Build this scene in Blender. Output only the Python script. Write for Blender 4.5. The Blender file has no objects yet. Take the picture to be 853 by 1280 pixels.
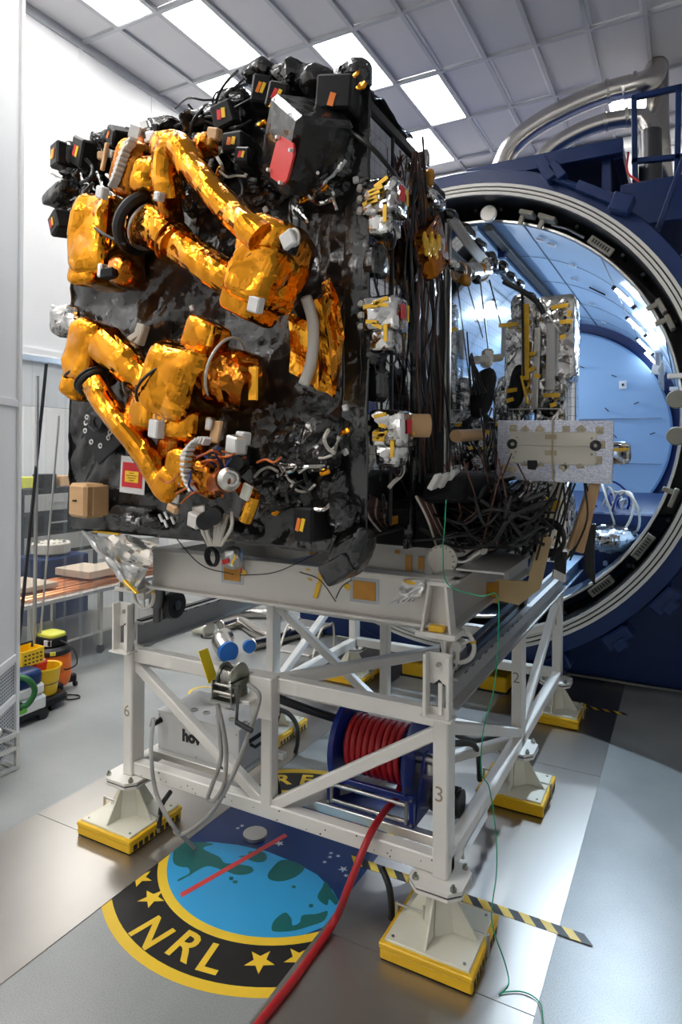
import bpy, bmesh, math, random
from mathutils import Vector, Matrix, Euler, noise
random.seed(7)
V = Vector
sc = bpy.context.scene
COL = sc.collection
# ------------------------------------------------------------------ camera, world, exposure
CAM = V((0, 0, 2.75))
FPX, CXP, CYP = 814.0, 426.5, 558.8
YAW, PITCH, ROLL = map(math.radians, (28.18, -0.25, -0.37))
fw = V((-math.sin(YAW)*math.cos(PITCH), math.cos(YAW)*math.cos(PITCH), -math.sin(PITCH)))
rt = V((math.cos(YAW), math.sin(YAW), 0))
dn = fw.cross(rt)
c_, s_ = math.cos(ROLL), math.sin(ROLL)
R2, D2 = rt*c_ + dn*s_, dn*c_ - rt*s_
cd = bpy.data.cameras.new('camera')
cam = bpy.data.objects.new('camera', cd); COL.objects.link(cam)
cam.matrix_world = Matrix((( R2.x, -D2.x, -fw.x, CAM.x), (R2.y, -D2.y, -fw.y, CAM.y), (R2.z, -D2.z, -fw.z, CAM.z), (0, 0, 0, 1)))
cd.sensor_width = 36; cd.lens = FPX/1280*36; cd.clip_start = .05; cd.clip_end = 100
cd.shift_y = -(640-CYP)/1280
sc.camera = cam
wd = bpy.data.worlds.new('world'); sc.world = wd; wd.use_nodes = True
wd.node_tree.nodes['Background'].inputs[0].default_value = (.9, .95, 1, 1)
wd.node_tree.nodes['Background'].inputs[1].default_value = .10
vs = sc.view_settings
vs.view_transform = 'Standard'; vs.look = 'None'; vs.gamma = 1; vs.use_curve_mapping = False
vs.exposure = 0.18
CEIL_W = 19.0      # emission of the ceiling light panels
TUBE_W = 30.0     # emission of the tube lamps inside the chamber

# survey of the photograph: a viewing ray met with a real plane of the room
def _ray(x, y): return R2*((x-CXP)/FPX) + D2*((y-CYP)/FPX) + fw
def at(x, y, Y): d = _ray(x, y); return CAM + d*(Y/d.y)
def atx(x, y, X): d = _ray(x, y); return CAM + d*(X/d.x)
def atz(x, y, Z): d = _ray(x, y); return CAM + d*((Z-CAM.z)/d.z)
FY = 3.15                                   # front plane of the spacecraft
def S(x, y, off=0.0): return at(x, y, FY-off)
def mpp(p): return (p-CAM).dot(fw)/FPX      # metres per photo pixel there

# ------------------------------------------------------------------ materials
def nm(name):
    m = bpy.data.materials.new(name); m.use_nodes = True
    nt = m.node_tree; b = nt.nodes['Principled BSDF']
    return m, nt, b
def N(nt, t, **kw):
    n = nt.nodes.new(t)
    for k, v in kw.items():
        if k.startswith('i_'):
            key = k[2:]; key = int(key) if key.isdigit() else key
            n.inputs[key].default_value = v
        else: setattr(n, k, v)
    return n
def plain(name, col, rough=.5, metal=0, spec=.5, vary=.06, scale=6, bump=0, bscale=60, stretch=None, rvar=0):
    m, nt, b = nm(name); L = nt.links.new
    tc = N(nt, 'ShaderNodeTexCoord'); src = tc.outputs['Object']
    if stretch:
        mp = N(nt, 'ShaderNodeMapping'); mp.inputs['Scale'].default_value = stretch; L(src, mp.inputs[0]); src = mp.outputs[0]
    nz = N(nt, 'ShaderNodeTexNoise'); nz.inputs['Scale'].default_value = scale; nz.inputs['Detail'].default_value = 5; L(src, nz.inputs['Vector'])
    mx = N(nt, 'ShaderNodeMixRGB'); mx.inputs[1].default_value = (*[c*(1-vary) for c in col], 1); mx.inputs[2].default_value = (*[min(1, c*(1+vary)) for c in col], 1)
    L(nz.outputs['Fac'], mx.inputs[0]); L(mx.outputs[0], b.inputs['Base Color'])
    b.inputs['Roughness'].default_value = rough; b.inputs['Metallic'].default_value = metal; b.inputs['Specular IOR Level'].default_value = spec
    if rvar:
        mr = N(nt, 'ShaderNodeMapRange'); mr.inputs['From Min'].default_value = .3; mr.inputs['From Max'].default_value = .7
        mr.inputs['To Min'].default_value = rough-rvar; mr.inputs['To Max'].default_value = rough+rvar
        L(nz.outputs['Fac'], mr.inputs[0]); L(mr.outputs[0], b.inputs['Roughness'])
    if bump:
        n2 = N(nt, 'ShaderNodeTexNoise'); n2.inputs['Scale'].default_value = bscale; n2.inputs['Detail'].default_value = 3; L(src, n2.inputs['Vector'])
        bp = N(nt, 'ShaderNodeBump'); bp.inputs['Strength'].default_value = bump; bp.inputs['Distance'].default_value = .01
        L(n2.outputs['Fac'], bp.inputs['Height']); L(bp.outputs[0], b.inputs['Normal'])
    return m
def foil(name, col, rough, metal, s1=9, s2=26, k1=.5, k2=.3, col2=None, spec=.5):
    """crinkled film: every voronoi cell is one flat crease facet with its own tilt"""
    m, nt, b = nm(name); L = nt.links.new
    tc = N(nt, 'ShaderNodeTexCoord')
    nz = N(nt, 'ShaderNodeTexNoise'); nz.inputs['Scale'].default_value = 5; nz.inputs['Detail'].default_value = 3; L(tc.outputs['Object'], nz.inputs['Vector'])
    wp = N(nt, 'ShaderNodeVectorMath', operation='MULTIPLY_ADD'); wp.inputs[1].default_value = (.16, .16, .16)
    L(nz.outputs['Color'], wp.inputs[0]); L(tc.outputs['Object'], wp.inputs[2])
    geo = N(nt, 'ShaderNodeNewGeometry'); acc = geo.outputs['Normal']; first = None
    for s, k in ((s1, k1), (s2, k2)):
        vo = N(nt, 'ShaderNodeTexVoronoi'); vo.inputs['Scale'].default_value = s; L(wp.outputs[0], vo.inputs['Vector'])
        sb = N(nt, 'ShaderNodeVectorMath', operation='SUBTRACT'); sb.inputs[1].default_value = (.5, .5, .5); L(vo.outputs['Color'], sb.inputs[0])
        ma = N(nt, 'ShaderNodeVectorMath', operation='MULTIPLY_ADD'); ma.inputs[1].default_value = (k, k, k)
        L(sb.outputs[0], ma.inputs[0]); L(acc, ma.inputs[2]); acc = ma.outputs[0]
        first = first or vo
    nn = N(nt, 'ShaderNodeVectorMath', operation='NORMALIZE'); L(acc, nn.inputs[0])
    bp = N(nt, 'ShaderNodeBump'); bp.inputs['Strength'].default_value = .18; bp.inputs['Distance'].default_value = .02
    n3 = N(nt, 'ShaderNodeTexNoise'); n3.inputs['Scale'].default_value = 18; n3.inputs['Detail'].default_value = 2; L(tc.outputs['Object'], n3.inputs['Vector'])
    L(n3.outputs['Fac'], bp.inputs['Height']); L(nn.outputs[0], bp.inputs['Normal']); L(bp.outputs[0], b.inputs['Normal'])
    mx = N(nt, 'ShaderNodeMixRGB'); c2 = col2 or [c*.8 for c in col]
    mx.inputs[1].default_value = (*col, 1); mx.inputs[2].default_value = (*c2, 1); L(nz.outputs['Fac'], mx.inputs[0]); L(mx.outputs[0], b.inputs['Base Color'])
    b.inputs['Roughness'].default_value = rough; b.inputs['Metallic'].default_value = metal; b.inputs['Specular IOR Level'].default_value = spec
    return m
def emit(name, col, w):
    m, nt, b = nm(name); b.inputs['Base Color'].default_value = (*col, 1)
    b.inputs['Emission Color'].default_value = (*col, 1); b.inputs['Emission Strength'].default_value = w
    return m
M = {}
M['gold'] = foil('gold_foil', (.86, .37, .028), .15, 1, 6, 15, .42, .26, (.70, .24, .012))
M['gold_dark'] = foil('amber_foil', (.58, .20, .02), .19, 1, 7, 17, .5, .3, (.33, .10, .01))
M['gold_flat'] = foil('gold_sheet', (.98, .48, .05), .14, 1, 5, 16, .22, .14, (.95, .42, .03))
M['silver'] = foil('silver_foil', (.70, .69, .67), .15, 1, 9, 26, .6, .4, (.5, .49, .47))
M['silver_bag'] = foil('silver_film', (.78, .77, .75), .3, .8, 8, 20, .5, .4)
M['black'] = foil('black_film', (.017, .017, .018), .2, 0, 5, 19, .17, .20, (.010, .010, .010), .85)
M['black_crumple'] = foil('black_crumpled_film', (.018, .018, .019), .2, 0, 9, 26, .6, .5, (.012, .012, .012), .9)
M['black_soft'] = plain('black_cloth', (.010, .010, .011), .6, spec=.2, bump=.3)
M['black_box'] = plain('black_housing', (.010, .010, .011), .4, spec=.25)
M['black_metal'] = plain('black_anodised', (.02, .02, .022), .38, .3)
M['rubber'] = plain('black_rubber', (.012, .012, .013), .5)
M['cable_black'] = plain('black_cable', (.012, .012, .012), .45)
M['cable_brown'] = plain('brown_wire', (.11, .035, .02), .5)
M['cable_orange'] = plain('orange_wire', (.55, .13, .02), .45)
M['cable_white'] = plain('white_wire', (.62, .58, .5), .5)
M['cable_grey'] = plain('grey_conduit', (.36, .35, .33), .45)
M['white_steel'] = plain('white_painted_steel', (.80, .775, .72), .38, vary=.05, scale=4)
M['cream'] = plain('cream_painted_steel', (.76, .74, .62), .4, vary=.05)
M['beam_grey'] = plain('primer_grey_beam', (.66, .63, .58), .42, .15, vary=.06, scale=3)
M['rail_grey'] = plain('rail_steel', (.50, .49, .47), .38, .5, vary=.1, scale=3)
M['steel'] = plain('brushed_steel', (.60, .58, .54), .28, 1, vary=.08, scale=10)
M['steel_dark'] = plain('dark_steel', (.16, .16, .165), .32, 1, vary=.2)
M['throat'] = plain('blackened_steel', (.035, .035, .038), .3, .7, vary=.2)
M['grey_alloy'] = plain('grey_alloy', (.45, .44, .42), .32, .85)
M['dull_cream'] = plain('dull_cream_metal', (.27, .25, .20), .45)
M['zinc'] = plain('zinc_plate', (.36, .37, .32), .3, 1, vary=.2)
M['silverpart'] = plain('machined_aluminium', (.80, .79, .76), .3, .85)
M['whitepart'] = plain('white_ceramic_paint', (.68, .66, .61), .45)
M['duct'] = plain('galvanised_duct', (.58, .55, .51), .26, 1, vary=.08, scale=3)
M['yellow'] = plain('yellow_paint', (.85, .50, .01), .4)
M['yellow_plastic'] = plain('yellow_plastic', (.90, .56, .01), .38)
M['kapton'] = plain('kapton_tape', (.50, .22, .02), .25, .25, vary=.25, scale=14)
M['kapton_bright'] = plain('kapton_strip', (.85, .48, .03), .25, .3, vary=.25, scale=20)
M['red'] = plain('red_paint', (.62, .03, .03), .45)
M['red_hose'] = plain('red_rubber_hose', (.42, .012, .018), .38)
M['blue'] = plain('dark_blue_paint', (.006, .025, .11), .38, spec=.35, vary=.08, scale=2)
M['blue_reel'] = plain('blue_enamel', (.008, .025, .20), .28)
M['liner'] = plain('light_blue_liner', (.31, .445, .62), .38, vary=.07, scale=1.2)
M['liner_back'] = plain('blue_end_wall', (.27, .43, .64), .5, vary=.05, scale=.7)
M['orange'] = plain('orange_plastic', (.85, .16, .01), .38)
M['lime'] = plain('lime_plastic', (.62, .62, .06), .4)
M['green'] = plain('green_hose', (.01, .11, .02), .45)
M['greenwire'] = plain('green_wire', (.0, .30, .14), .4)
M['green_label'] = plain('green_print', (.15, .55, .06), .5)
M['plywood'] = plain('tan_plate', (.55, .40, .20), .5, vary=.05)
M['pad_tan'] = plain('pale_tan_insert', (.52, .43, .28), .5)
M['grey_anodised'] = plain('dark_grey_anodised', (.07, .07, .075), .35, .4)
M['tan'] = plain('tan_composite', (.56, .34, .16), .5, vary=.05)
M['copper'] = plain('copper', (.72, .28, .12), .28, 1, vary=.15)
M['wood'] = plain('pale_board', (.62, .50, .38), .5)
M['wall'] = plain('white_wall_panel', (.86, .86, .86), .5, vary=.01)
M['tile'] = plain('grey_ceiling_tile', (.66, .65, .67), .7, vary=.03, scale=2, bump=.15, bscale=220)
M['grid'] = plain('ceiling_grid_metal', (.50, .51, .54), .45)
M['grid_white'] = plain('white_tile_frame', (.82, .82, .82), .45)
M['paper'] = plain('white_card', (.74, .73, .71), .55)
M['tag_red'] = plain('red_tag', (.70, .02, .03), .5)
M['tag_yellow'] = plain('yellow_tag', (.95, .58, .02), .5)
M['tag_orange'] = plain('orange_tag', (.90, .22, .02), .5)
M['panel_white'] = plain('cream_honeycomb_skin', (.72, .68, .58), .42, vary=.02)
M['cap_blue'] = plain('blue_cap_plastic', (.008, .13, .48), .35)
M['flag_yellow'] = plain('flag_yellow', (.93, .68, .01), .5)
M['print_dark'] = plain('dark_print', (.02, .02, .02), .6)
M['hand_ink'] = plain('pencil_mark', (.35, .27, .2), .7)
M['emit_ceiling'] = emit('light_panel_diffuser', (1, .985, .96), CEIL_W)
M['emit_tube'] = emit('tube_lamp', (.86, .94, 1), TUBE_W)
# seal on the floor
M['f_blue'] = plain('floor_navy', (.006, .035, .16), .28, vary=.1)
M['f_sky'] = plain('floor_sky_blue', (.035, .36, .70), .28, vary=.06)
M['f_green'] = plain('floor_green', (.008, .13, .12), .28, vary=.06)
M['f_black'] = plain('floor_black', (.016, .015, .015), .45, spec=.3)
M['f_yellow'] = plain('floor_yellow', (.88, .58, .03), .45)
M['f_red'] = plain('floor_red', (.70, .05, .05), .3)
M['f_white'] = plain('floor_white', (.62, .64, .68), .3)
# concrete floor, steel tracks
def floor_mat():
    m, nt, b = nm('sealed_concrete'); L = nt.links.new
    tc = N(nt, 'ShaderNodeTexCoord')
    a = N(nt, 'ShaderNodeTexNoise'); a.inputs['Scale'].default_value = .9; a.inputs['Detail'].default_value = 8; L(tc.outputs['Object'], a.inputs['Vector'])
    f = N(nt, 'ShaderNodeTexNoise'); f.inputs['Scale'].default_value = 140; f.inputs['Detail'].default_value = 2; L(tc.outputs['Object'], f.inputs['Vector'])
    r = N(nt, 'ShaderNodeValToRGB'); r.color_ramp.elements[0].color = (.26, .28, .275, 1); r.color_ramp.elements[1].color = (.41, .42, .41, 1)
    r.color_ramp.elements[0].position = .3; r.color_ramp.elements[1].position = .7; L(a.outputs['Fac'], r.inputs[0])
    r2 = N(nt, 'ShaderNodeValToRGB'); r2.color_ramp.elements[0].color = (.78, .78, .78, 1); r2.color_ramp.elements[1].color = (1, 1, 1, 1)
    r2.color_ramp.elements[0].position = .35; r2.color_ramp.elements[1].position = .55; L(f.outputs['Fac'], r2.inputs[0])
    mu = N(nt, 'ShaderNodeMixRGB', blend_type='MULTIPLY'); mu.inputs[0].default_value = 1; L(r.outputs[0], mu.inputs[1]); L(r2.outputs[0], mu.inputs[2])
    L(mu.outputs[0], b.inputs['Base Color']); b.inputs['Roughness'].default_value = .34; b.inputs['Specular IOR Level'].default_value = .5
    return m
M['floor'] = floor_mat()
M['track'] = plain('worn_steel_track', (.40, .375, .345), .33, .9, vary=.05, scale=1.5, stretch=(3, .6, 1))
def mirror_mat():
    m, nt, b = nm('optical_solar_reflector'); L = nt.links.new
    tc = N(nt, 'ShaderNodeTexCoord')
    sp = N(nt, 'ShaderNodeSeparateXYZ'); L(tc.outputs['Object'], sp.inputs[0])
    cb = N(nt, 'ShaderNodeCombineXYZ'); L(sp.outputs['Y'], cb.inputs[0]); L(sp.outputs['Z'], cb.inputs[1])
    br = N(nt, 'ShaderNodeTexBrick', offset=0, squash=1); L(cb.outputs[0], br.inputs['Vector'])
    br.inputs['Scale'].default_value = 1; br.inputs['Brick Width'].default_value = .075; br.inputs['Row Height'].default_value = .075; br.inputs['Mortar Size'].default_value = .0016
    br.inputs['Color1'].default_value = (.80, .82, .86, 1); br.inputs['Color2'].default_value = (.76, .79, .84, 1); br.inputs['Mortar'].default_value = (.16, .17, .19, 1)
    L(br.outputs['Color'], b.inputs['Base Color']); b.inputs['Metallic'].default_value = 1; b.inputs['Roughness'].default_value = .05
    nz = N(nt, 'ShaderNodeTexNoise'); nz.inputs['Scale'].default_value = 3; L(tc.outputs['Object'], nz.inputs['Vector'])
    bp = N(nt, 'ShaderNodeBump'); bp.inputs['Strength'].default_value = .03; L(nz.outputs['Fac'], bp.inputs['Height']); L(bp.outputs[0], b.inputs['Normal'])
    return m
M['mirror'] = mirror_mat()
def honey_mat():
    m, nt, b = nm('shiny_cell_facing'); L = nt.links.new
    tc = N(nt, 'ShaderNodeTexCoord')
    sp = N(nt, 'ShaderNodeSeparateXYZ'); L(tc.outputs['Object'], sp.inputs[0])
    cb = N(nt, 'ShaderNodeCombineXYZ'); L(sp.outputs['X'], cb.inputs[0]); L(sp.outputs['Z'], cb.inputs[1])
    br = N(nt, 'ShaderNodeTexBrick', offset=.5); L(cb.outputs[0], br.inputs['Vector'])
    br.inputs['Scale'].default_value = 1; br.inputs['Brick Width'].default_value = .013; br.inputs['Row Height'].default_value = .010; br.inputs['Mortar Size'].default_value = .0012
    br.inputs['Color1'].default_value = (.82, .84, .9, 1); br.inputs['Color2'].default_value = (.52, .55, .68, 1); br.inputs['Mortar'].default_value = (.36, .38, .46, 1)
    L(br.outputs['Color'], b.inputs['Base Color']); b.inputs['Metallic'].default_value = .8; b.inputs['Roughness'].default_value = .28
    bp = N(nt, 'ShaderNodeBump'); bp.inputs['Strength'].default_value = .5; bp.inputs['Distance'].default_value = .01; L(br.outputs['Fac'], bp.inputs['Height']); L(bp.outputs[0], b.inputs['Normal'])
    return m
M['honey'] = honey_mat()
def clear_mat(name, tint, haze, rough=.12):
    m, nt, b = nm(name); L = nt.links.new
    out = nt.nodes['Material Output']
    tr = N(nt, 'ShaderNodeBsdfTransparent'); tr.inputs[0].default_value = (*tint, 1)
    b.inputs['Base Color'].default_value = (.82, .86, .88, 1); b.inputs['Roughness'].default_value = rough
    tc = N(nt, 'ShaderNodeTexCoord'); mp = N(nt, 'ShaderNodeMapping'); mp.inputs['Scale'].default_value = (1, 5, .25); L(tc.outputs['Object'], mp.inputs[0])
    nz = N(nt, 'ShaderNodeTexNoise'); nz.inputs['Scale'].default_value = 4; nz.inputs['Detail'].default_value = 5; L(mp.outputs[0], nz.inputs['Vector'])
    mr = N(nt, 'ShaderNodeMapRange'); mr.inputs['To Min'].default_value = haze*.4; mr.inputs['To Max'].default_value = haze*1.7; L(nz.outputs['Fac'], mr.inputs[0])
    bp = N(nt, 'ShaderNodeBump'); bp.inputs['Strength'].default_value = .3; L(nz.outputs['Fac'], bp.inputs['Height']); L(bp.outputs[0], b.inputs['Normal'])
    mx = N(nt, 'ShaderNodeMixShader'); L(mr.outputs[0], mx.inputs[0]); L(tr.outputs[0], mx.inputs[1]); L(b.outputs[0], mx.inputs[2]); L(mx.outputs[0], out.inputs['Surface'])
    return m
M['curtain'] = clear_mat('clear_vinyl_strip', (.95, .965, .97), .09)
M['film'] = clear_mat('clear_film', (.9, .92, .93), .4)

# ------------------------------------------------------------------ mesh building
def crease(p, fr, seed):
    """long straight folds in film: warped triangle waves along a few directions"""
    h = 0.0; rg = random.Random(seed*13+1)
    for k in range(5):
        d = V((rg.uniform(-1, 1), rg.uniform(-1, 1), rg.uniform(-1, 1))).normalized()
        f = fr*(.8+.55*k); t = p.dot(d)*f+1.3*noise.noise(p*1.1+V((k*3.7, seed, 0)))
        m = max(0.0, noise.noise(p*1.4+V((seed, k*5.1, 3)))+.35)
        h += m*(abs((t % 1.0)-.5)*2-.5)/(1+.45*k)
    return h
class MB:
    def __init__(s): s.v = []; s.f = []
    def add(s, vs, fs):
        o = len(s.v); s.v += [V(p) for p in vs]; s.f += [tuple(i+o for i in f) for f in fs]; return s
    def box(s, c, d, rot=None, ch=0.0):
        c = V(c); h = V(d)/2
        rm = rot if isinstance(rot, Matrix) else (Euler(rot).to_matrix() if rot else Matrix.Identity(3))
        ch = min(ch, min(h)*.45)
        if ch <= 0:
            vs = [c + rm @ V((h.x*x, h.y*y, h.z*z)) for x in (-1, 1) for y in (-1, 1) for z in (-1, 1)]
            return s.add(vs, [(0, 1, 3, 2), (4, 6, 7, 5), (0, 4, 5, 1), (2, 3, 7, 6), (0, 2, 6, 4), (1, 5, 7, 3)])
        vs = []; idx = {}
        for x in (-1, 1):
            for y in (-1, 1):
                for z in (-1, 1):
                    for a in range(3):
                        p = [h.x*x, h.y*y, h.z*z]; sg = (x, y, z)
                        for b in range(3):
                            if b != a: p[b] -= sg[b]*ch
                        idx[(x, y, z, a)] = len(vs); vs.append(c + rm @ V(p))
        fs = []
        for a in range(3):
            b, g = (a+1) % 3, (a+2) % 3
            for sa in (-1, 1):
                q = []
                for sb, sg in ((-1, -1), (1, -1), (1, 1), (-1, 1)):
                    k = [0, 0, 0]; k[a] = sa; k[b] = sb; k[g] = sg; q.append(idx[(*k, a)])
                fs.append(tuple(q if sa > 0 else q[::-1]))
            for sb in (-1, 1):
                for sg in (-1, 1):
                    k0 = [0]*3; k0[a] = -1; k0[b] = sb; k0[g] = sg; k1 = list(k0); k1[a] = 1
                    q = [idx[(*k0, b)], idx[(*k1, b)], idx[(*k1, g)], idx[(*k0, g)]]
                    fs.append(tuple(q if sb*sg > 0 else q[::-1]))
        for x in (-1, 1):
            for y in (-1, 1):
                for z in (-1, 1):
                    q = [idx[(x, y, z, 0)], idx[(x, y, z, 1)], idx[(x, y, z, 2)]]
                    fs.append(tuple(q if x*y*z > 0 else q[::-1]))
        return s.add(vs, fs)
    def beam(s, a, b, w, h, up=(0, 0, 1), ch=.006):
        a, b = V(a), V(b); d = b-a; L = d.length; z = d.normalized(); u = V(up)
        if abs(z.dot(u)) > .98: u = V((0, 1, 0))
        x = u.cross(z).normalized(); y = z.cross(x)
        return s.box((a+b)/2, (w, h, L), Matrix((x, y, z)).transposed(), ch)
    def ibeam(s, a, b, w, h, tf=.014, tw=.012):
        a, b = V(a), V(b); u = V((0, 0, 1)) * (h/2 - tf/2)
        s.beam(a+u, b+u, w, tf, ch=0); s.beam(a-u, b-u, w, tf, ch=0); s.beam(a, b, tw, h-2*tf, ch=0); return s
    def tube(s, pts, r, n=10, caps=True, amp=0, fr=9, seed=0):
        pts = [V(p) for p in pts]; k = len(pts)
        rs = list(r) if isinstance(r, (list, tuple)) else [r]*k
        base = len(s.v); up = None
        for i, p in enumerate(pts):
            t = (pts[min(i+1, k-1)] - pts[max(i-1, 0)]).normalized()
            if up is None:
                up = V((0, 0, 1)) if abs(t.z) < .9 else V((1, 0, 0))
            x = up.cross(t)
            if x.length < 1e-4: x = V((1, 0, 0)).cross(t)
            x.normalize(); y = t.cross(x).normalized(); up = y
            for j in range(n):
                an = 2*math.pi*j/n; q = x*math.cos(an)+y*math.sin(an); rr = rs[i]
                if amp:
                    w = p+q*rr; rr *= 1 + amp*(abs(noise.noise(w*fr+V((seed, 0, 0))))*2.4-.6) + amp*.5*noise.noise(w*fr*2.7+V((0, seed, 0)))
                s.v.append(p+q*rr)
        for i in range(k-1):
            for j in range(n):
                a = base+i*n+j; b = base+i*n+(j+1) % n; s.f.append((a, b, b+n, a+n))
        if caps:
            s.f.append(tuple(base+j for j in range(n))[::-1]); s.f.append(tuple(base+(k-1)*n+j for j in range(n)))
        return s
    def cyl(s, a, b, r, n=20, r2=None): return s.tube([a, b], [r, r if r2 is None else r2], n)
    def lathe(s, c, ax, prof, n=40, a0=0, a1=2*math.pi):
        """prof: (radius, height) pairs around axis ax through c"""
        c = V(c); ax = V(ax).normalized(); u = V((0, 0, 1)) if abs(ax.z) < .9 else V((1, 0, 0))
        x = u.cross(ax).normalized(); y = ax.cross(x); full = abs(a1-a0-2*math.pi) < 1e-6
        m = n if full else n+1; base = len(s.v)
        for r, h in prof:
            for j in range(m):
                an = a0+(a1-a0)*j/n; s.v.append(c+ax*h+(x*math.cos(an)+y*math.sin(an))*r)
        for i in range(len(prof)-1):
            for j in range(n):
                a = base+i*m+j; b = base+i*m+(j+1) % m; s.f.append((a, b, b+m, a+m))
        return s
    def torus(s, c, ax, R, r, n=28, k=8):
        return s.lathe(c, ax, [(R+r*math.cos(2*math.pi*i/k), r*math.sin(2*math.pi*i/k)) for i in range(k+1)], n)
    def prism(s, poly, o, ex, ey, th):
        o, ex, ey = V(o), V(ex), V(ey); nrm = ex.cross(ey).normalized()*th; n = len(poly)
        vs = [o+ex*x+ey*y for x, y in poly] + [o+ex*x+ey*y+nrm for x, y in poly]
        return s.add(vs, [tuple(range(n))[::-1], tuple(range(n, 2*n))] + [(i, (i+1) % n, n+(i+1) % n, n+i) for i in range(n)])
    def blob(s, c, ax, e=.45, amp=.06, nu=22, nv=13, fr=7, seed=0):
        """crumpled rounded box: superellipsoid with folds; ax = three half axes"""
        c = V(c); A = [V(a) for a in ax]; base = len(s.v)
        sp = lambda t: math.copysign(abs(t)**e, t); sz = sum(a.length for a in A)/3
        for i in range(nv+1):
            ph = -math.pi/2+math.pi*i/nv
            for j in range(nu):
                th = 2*math.pi*j/nu
                k = V((sp(math.cos(ph))*sp(math.cos(th)), sp(math.cos(ph))*sp(math.sin(th)), sp(math.sin(ph))))
                p = A[0]*k.x+A[1]*k.y+A[2]*k.z; w = (c+p)*fr+V((seed*3.1, seed, 0))
                p = p*(1+amp*1.5*crease(c+p, fr*.45, seed)+amp*.6*noise.noise(w*.6)) + noise.noise_vector(w*1.7)*amp*sz*.4
                s.v.append(c+p)
        for i in range(nv):
            for j in range(nu):
                a = base+i*nu+j; b = base+i*nu+(j+1) % nu; s.f.append((a, b, b+nu, a+nu))
        return s
    def sheet(s, o, eu, ev, nu, nv, amp, fr=4, seed=0, th=.004, edge=0):
        """crumpled sheet with thickness"""
        o, eu, ev = V(o), V(eu), V(ev); nr = eu.cross(ev).normalized(); base = len(s.v)
        for k in (0, 1):
            for i in range(nv+1):
                for j in range(nu+1):
                    u, v = j/nu, i/nv; p = o+eu*u+ev*v; w = p*fr+V((seed, seed*2, 0))
                    d = amp*1.6*crease(p, fr*.85, seed) + amp*.9*noise.noise(w*.7) + amp*.12*noise.noise(w*7)
                    q = noise.noise_vector(w*1.3)*edge
                    s.v.append(p+nr*(d-k*th)+eu.normalized()*q.x+ev.normalized()*q.y)
        m = (nu+1)*(nv+1); r = nu+1
        for i in range(nv):
            for j in range(nu):
                a = base+i*r+j; s.f.append((a, a+1, a+1+r, a+r)); s.f.append((m+a, m+a+r, m+a+1+r, m+a+1))
        rim = [base+j for j in range(nu+1)] + [base+i*r+nu for i in range(1, nv+1)] + [base+nv*r+j for j in range(nu-1, -1, -1)] + [base+i*r for i in range(nv-1, 0, -1)]
        for q in range(len(rim)):
            a, b = rim[q], rim[(q+1) % len(rim)]; s.f.append((b, a, a+m, b+m))
        return s
    def build(s, name, mat, parent=None, smooth=None, kind=None, label=None, cat=None, group=None):
        off = WORLD[parent.name] if parent is not None else V((0, 0, 0))
        me = bpy.data.meshes.new(name); me.from_pydata([p-off for p in s.v], [], s.f)
        bm = bmesh.new(); bm.from_mesh(me); bmesh.ops.recalc_face_normals(bm, faces=bm.faces)
        bm.to_mesh(me); bm.free()
        if smooth:
            for p in me.polygons: p.use_smooth = True
            if smooth != 'all': me.set_sharp_from_angle(angle=math.radians(38))
        me.materials.append(M[mat] if isinstance(mat, str) else mat)
        return link(name, me, parent, off, kind, label, cat, group)
WORLD = {}
def link(name, me, parent, off, kind=None, label=None, cat=None, group=None):
    o = bpy.data.objects.new(name, me); COL.objects.link(o)
    if parent is not None: o.parent = parent
    WORLD[o.name] = off
    if kind: o['kind'] = kind
    if label: o['label'] = label
    if cat: o['category'] = cat
    if group: o['group'] = group
    return o
def thing(name, loc, label, cat, group=None):
    o = bpy.data.objects.new(name, None); o.empty_display_size = .1; COL.objects.link(o); o.location = loc
    WORLD[o.name] = V(loc); o['label'] = label; o['category'] = cat
    if group: o['group'] = group
    return o
def copy_tree(o, delta, label=None):
    def rec(x, par):
        y = x.copy(); COL.objects.link(y)
        if par is not None: y.parent = par
        for ch in list(x.children): rec(ch, y)
        return y
    r = rec(o, None); r.location = o.location + V(delta)
    if label: r['label'] = label
    return r
def smooth_path(pts, n=6):
    pts = [V(p) for p in pts]; out = []
    P = [pts[0]*2-pts[1]] + pts + [pts[-1]*2-pts[-2]]
    for i in range(1, len(P)-2):
        p0, p1, p2, p3 = P[i-1:i+3]
        for k in range(n):
            t = k/n; out.append(.5*((2*p1)+(p2-p0)*t+(2*p0-5*p1+4*p2-p3)*t*t+(3*p1-p0-3*p2+p3)*t**3))
    out.append(pts[-1]); return out
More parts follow.
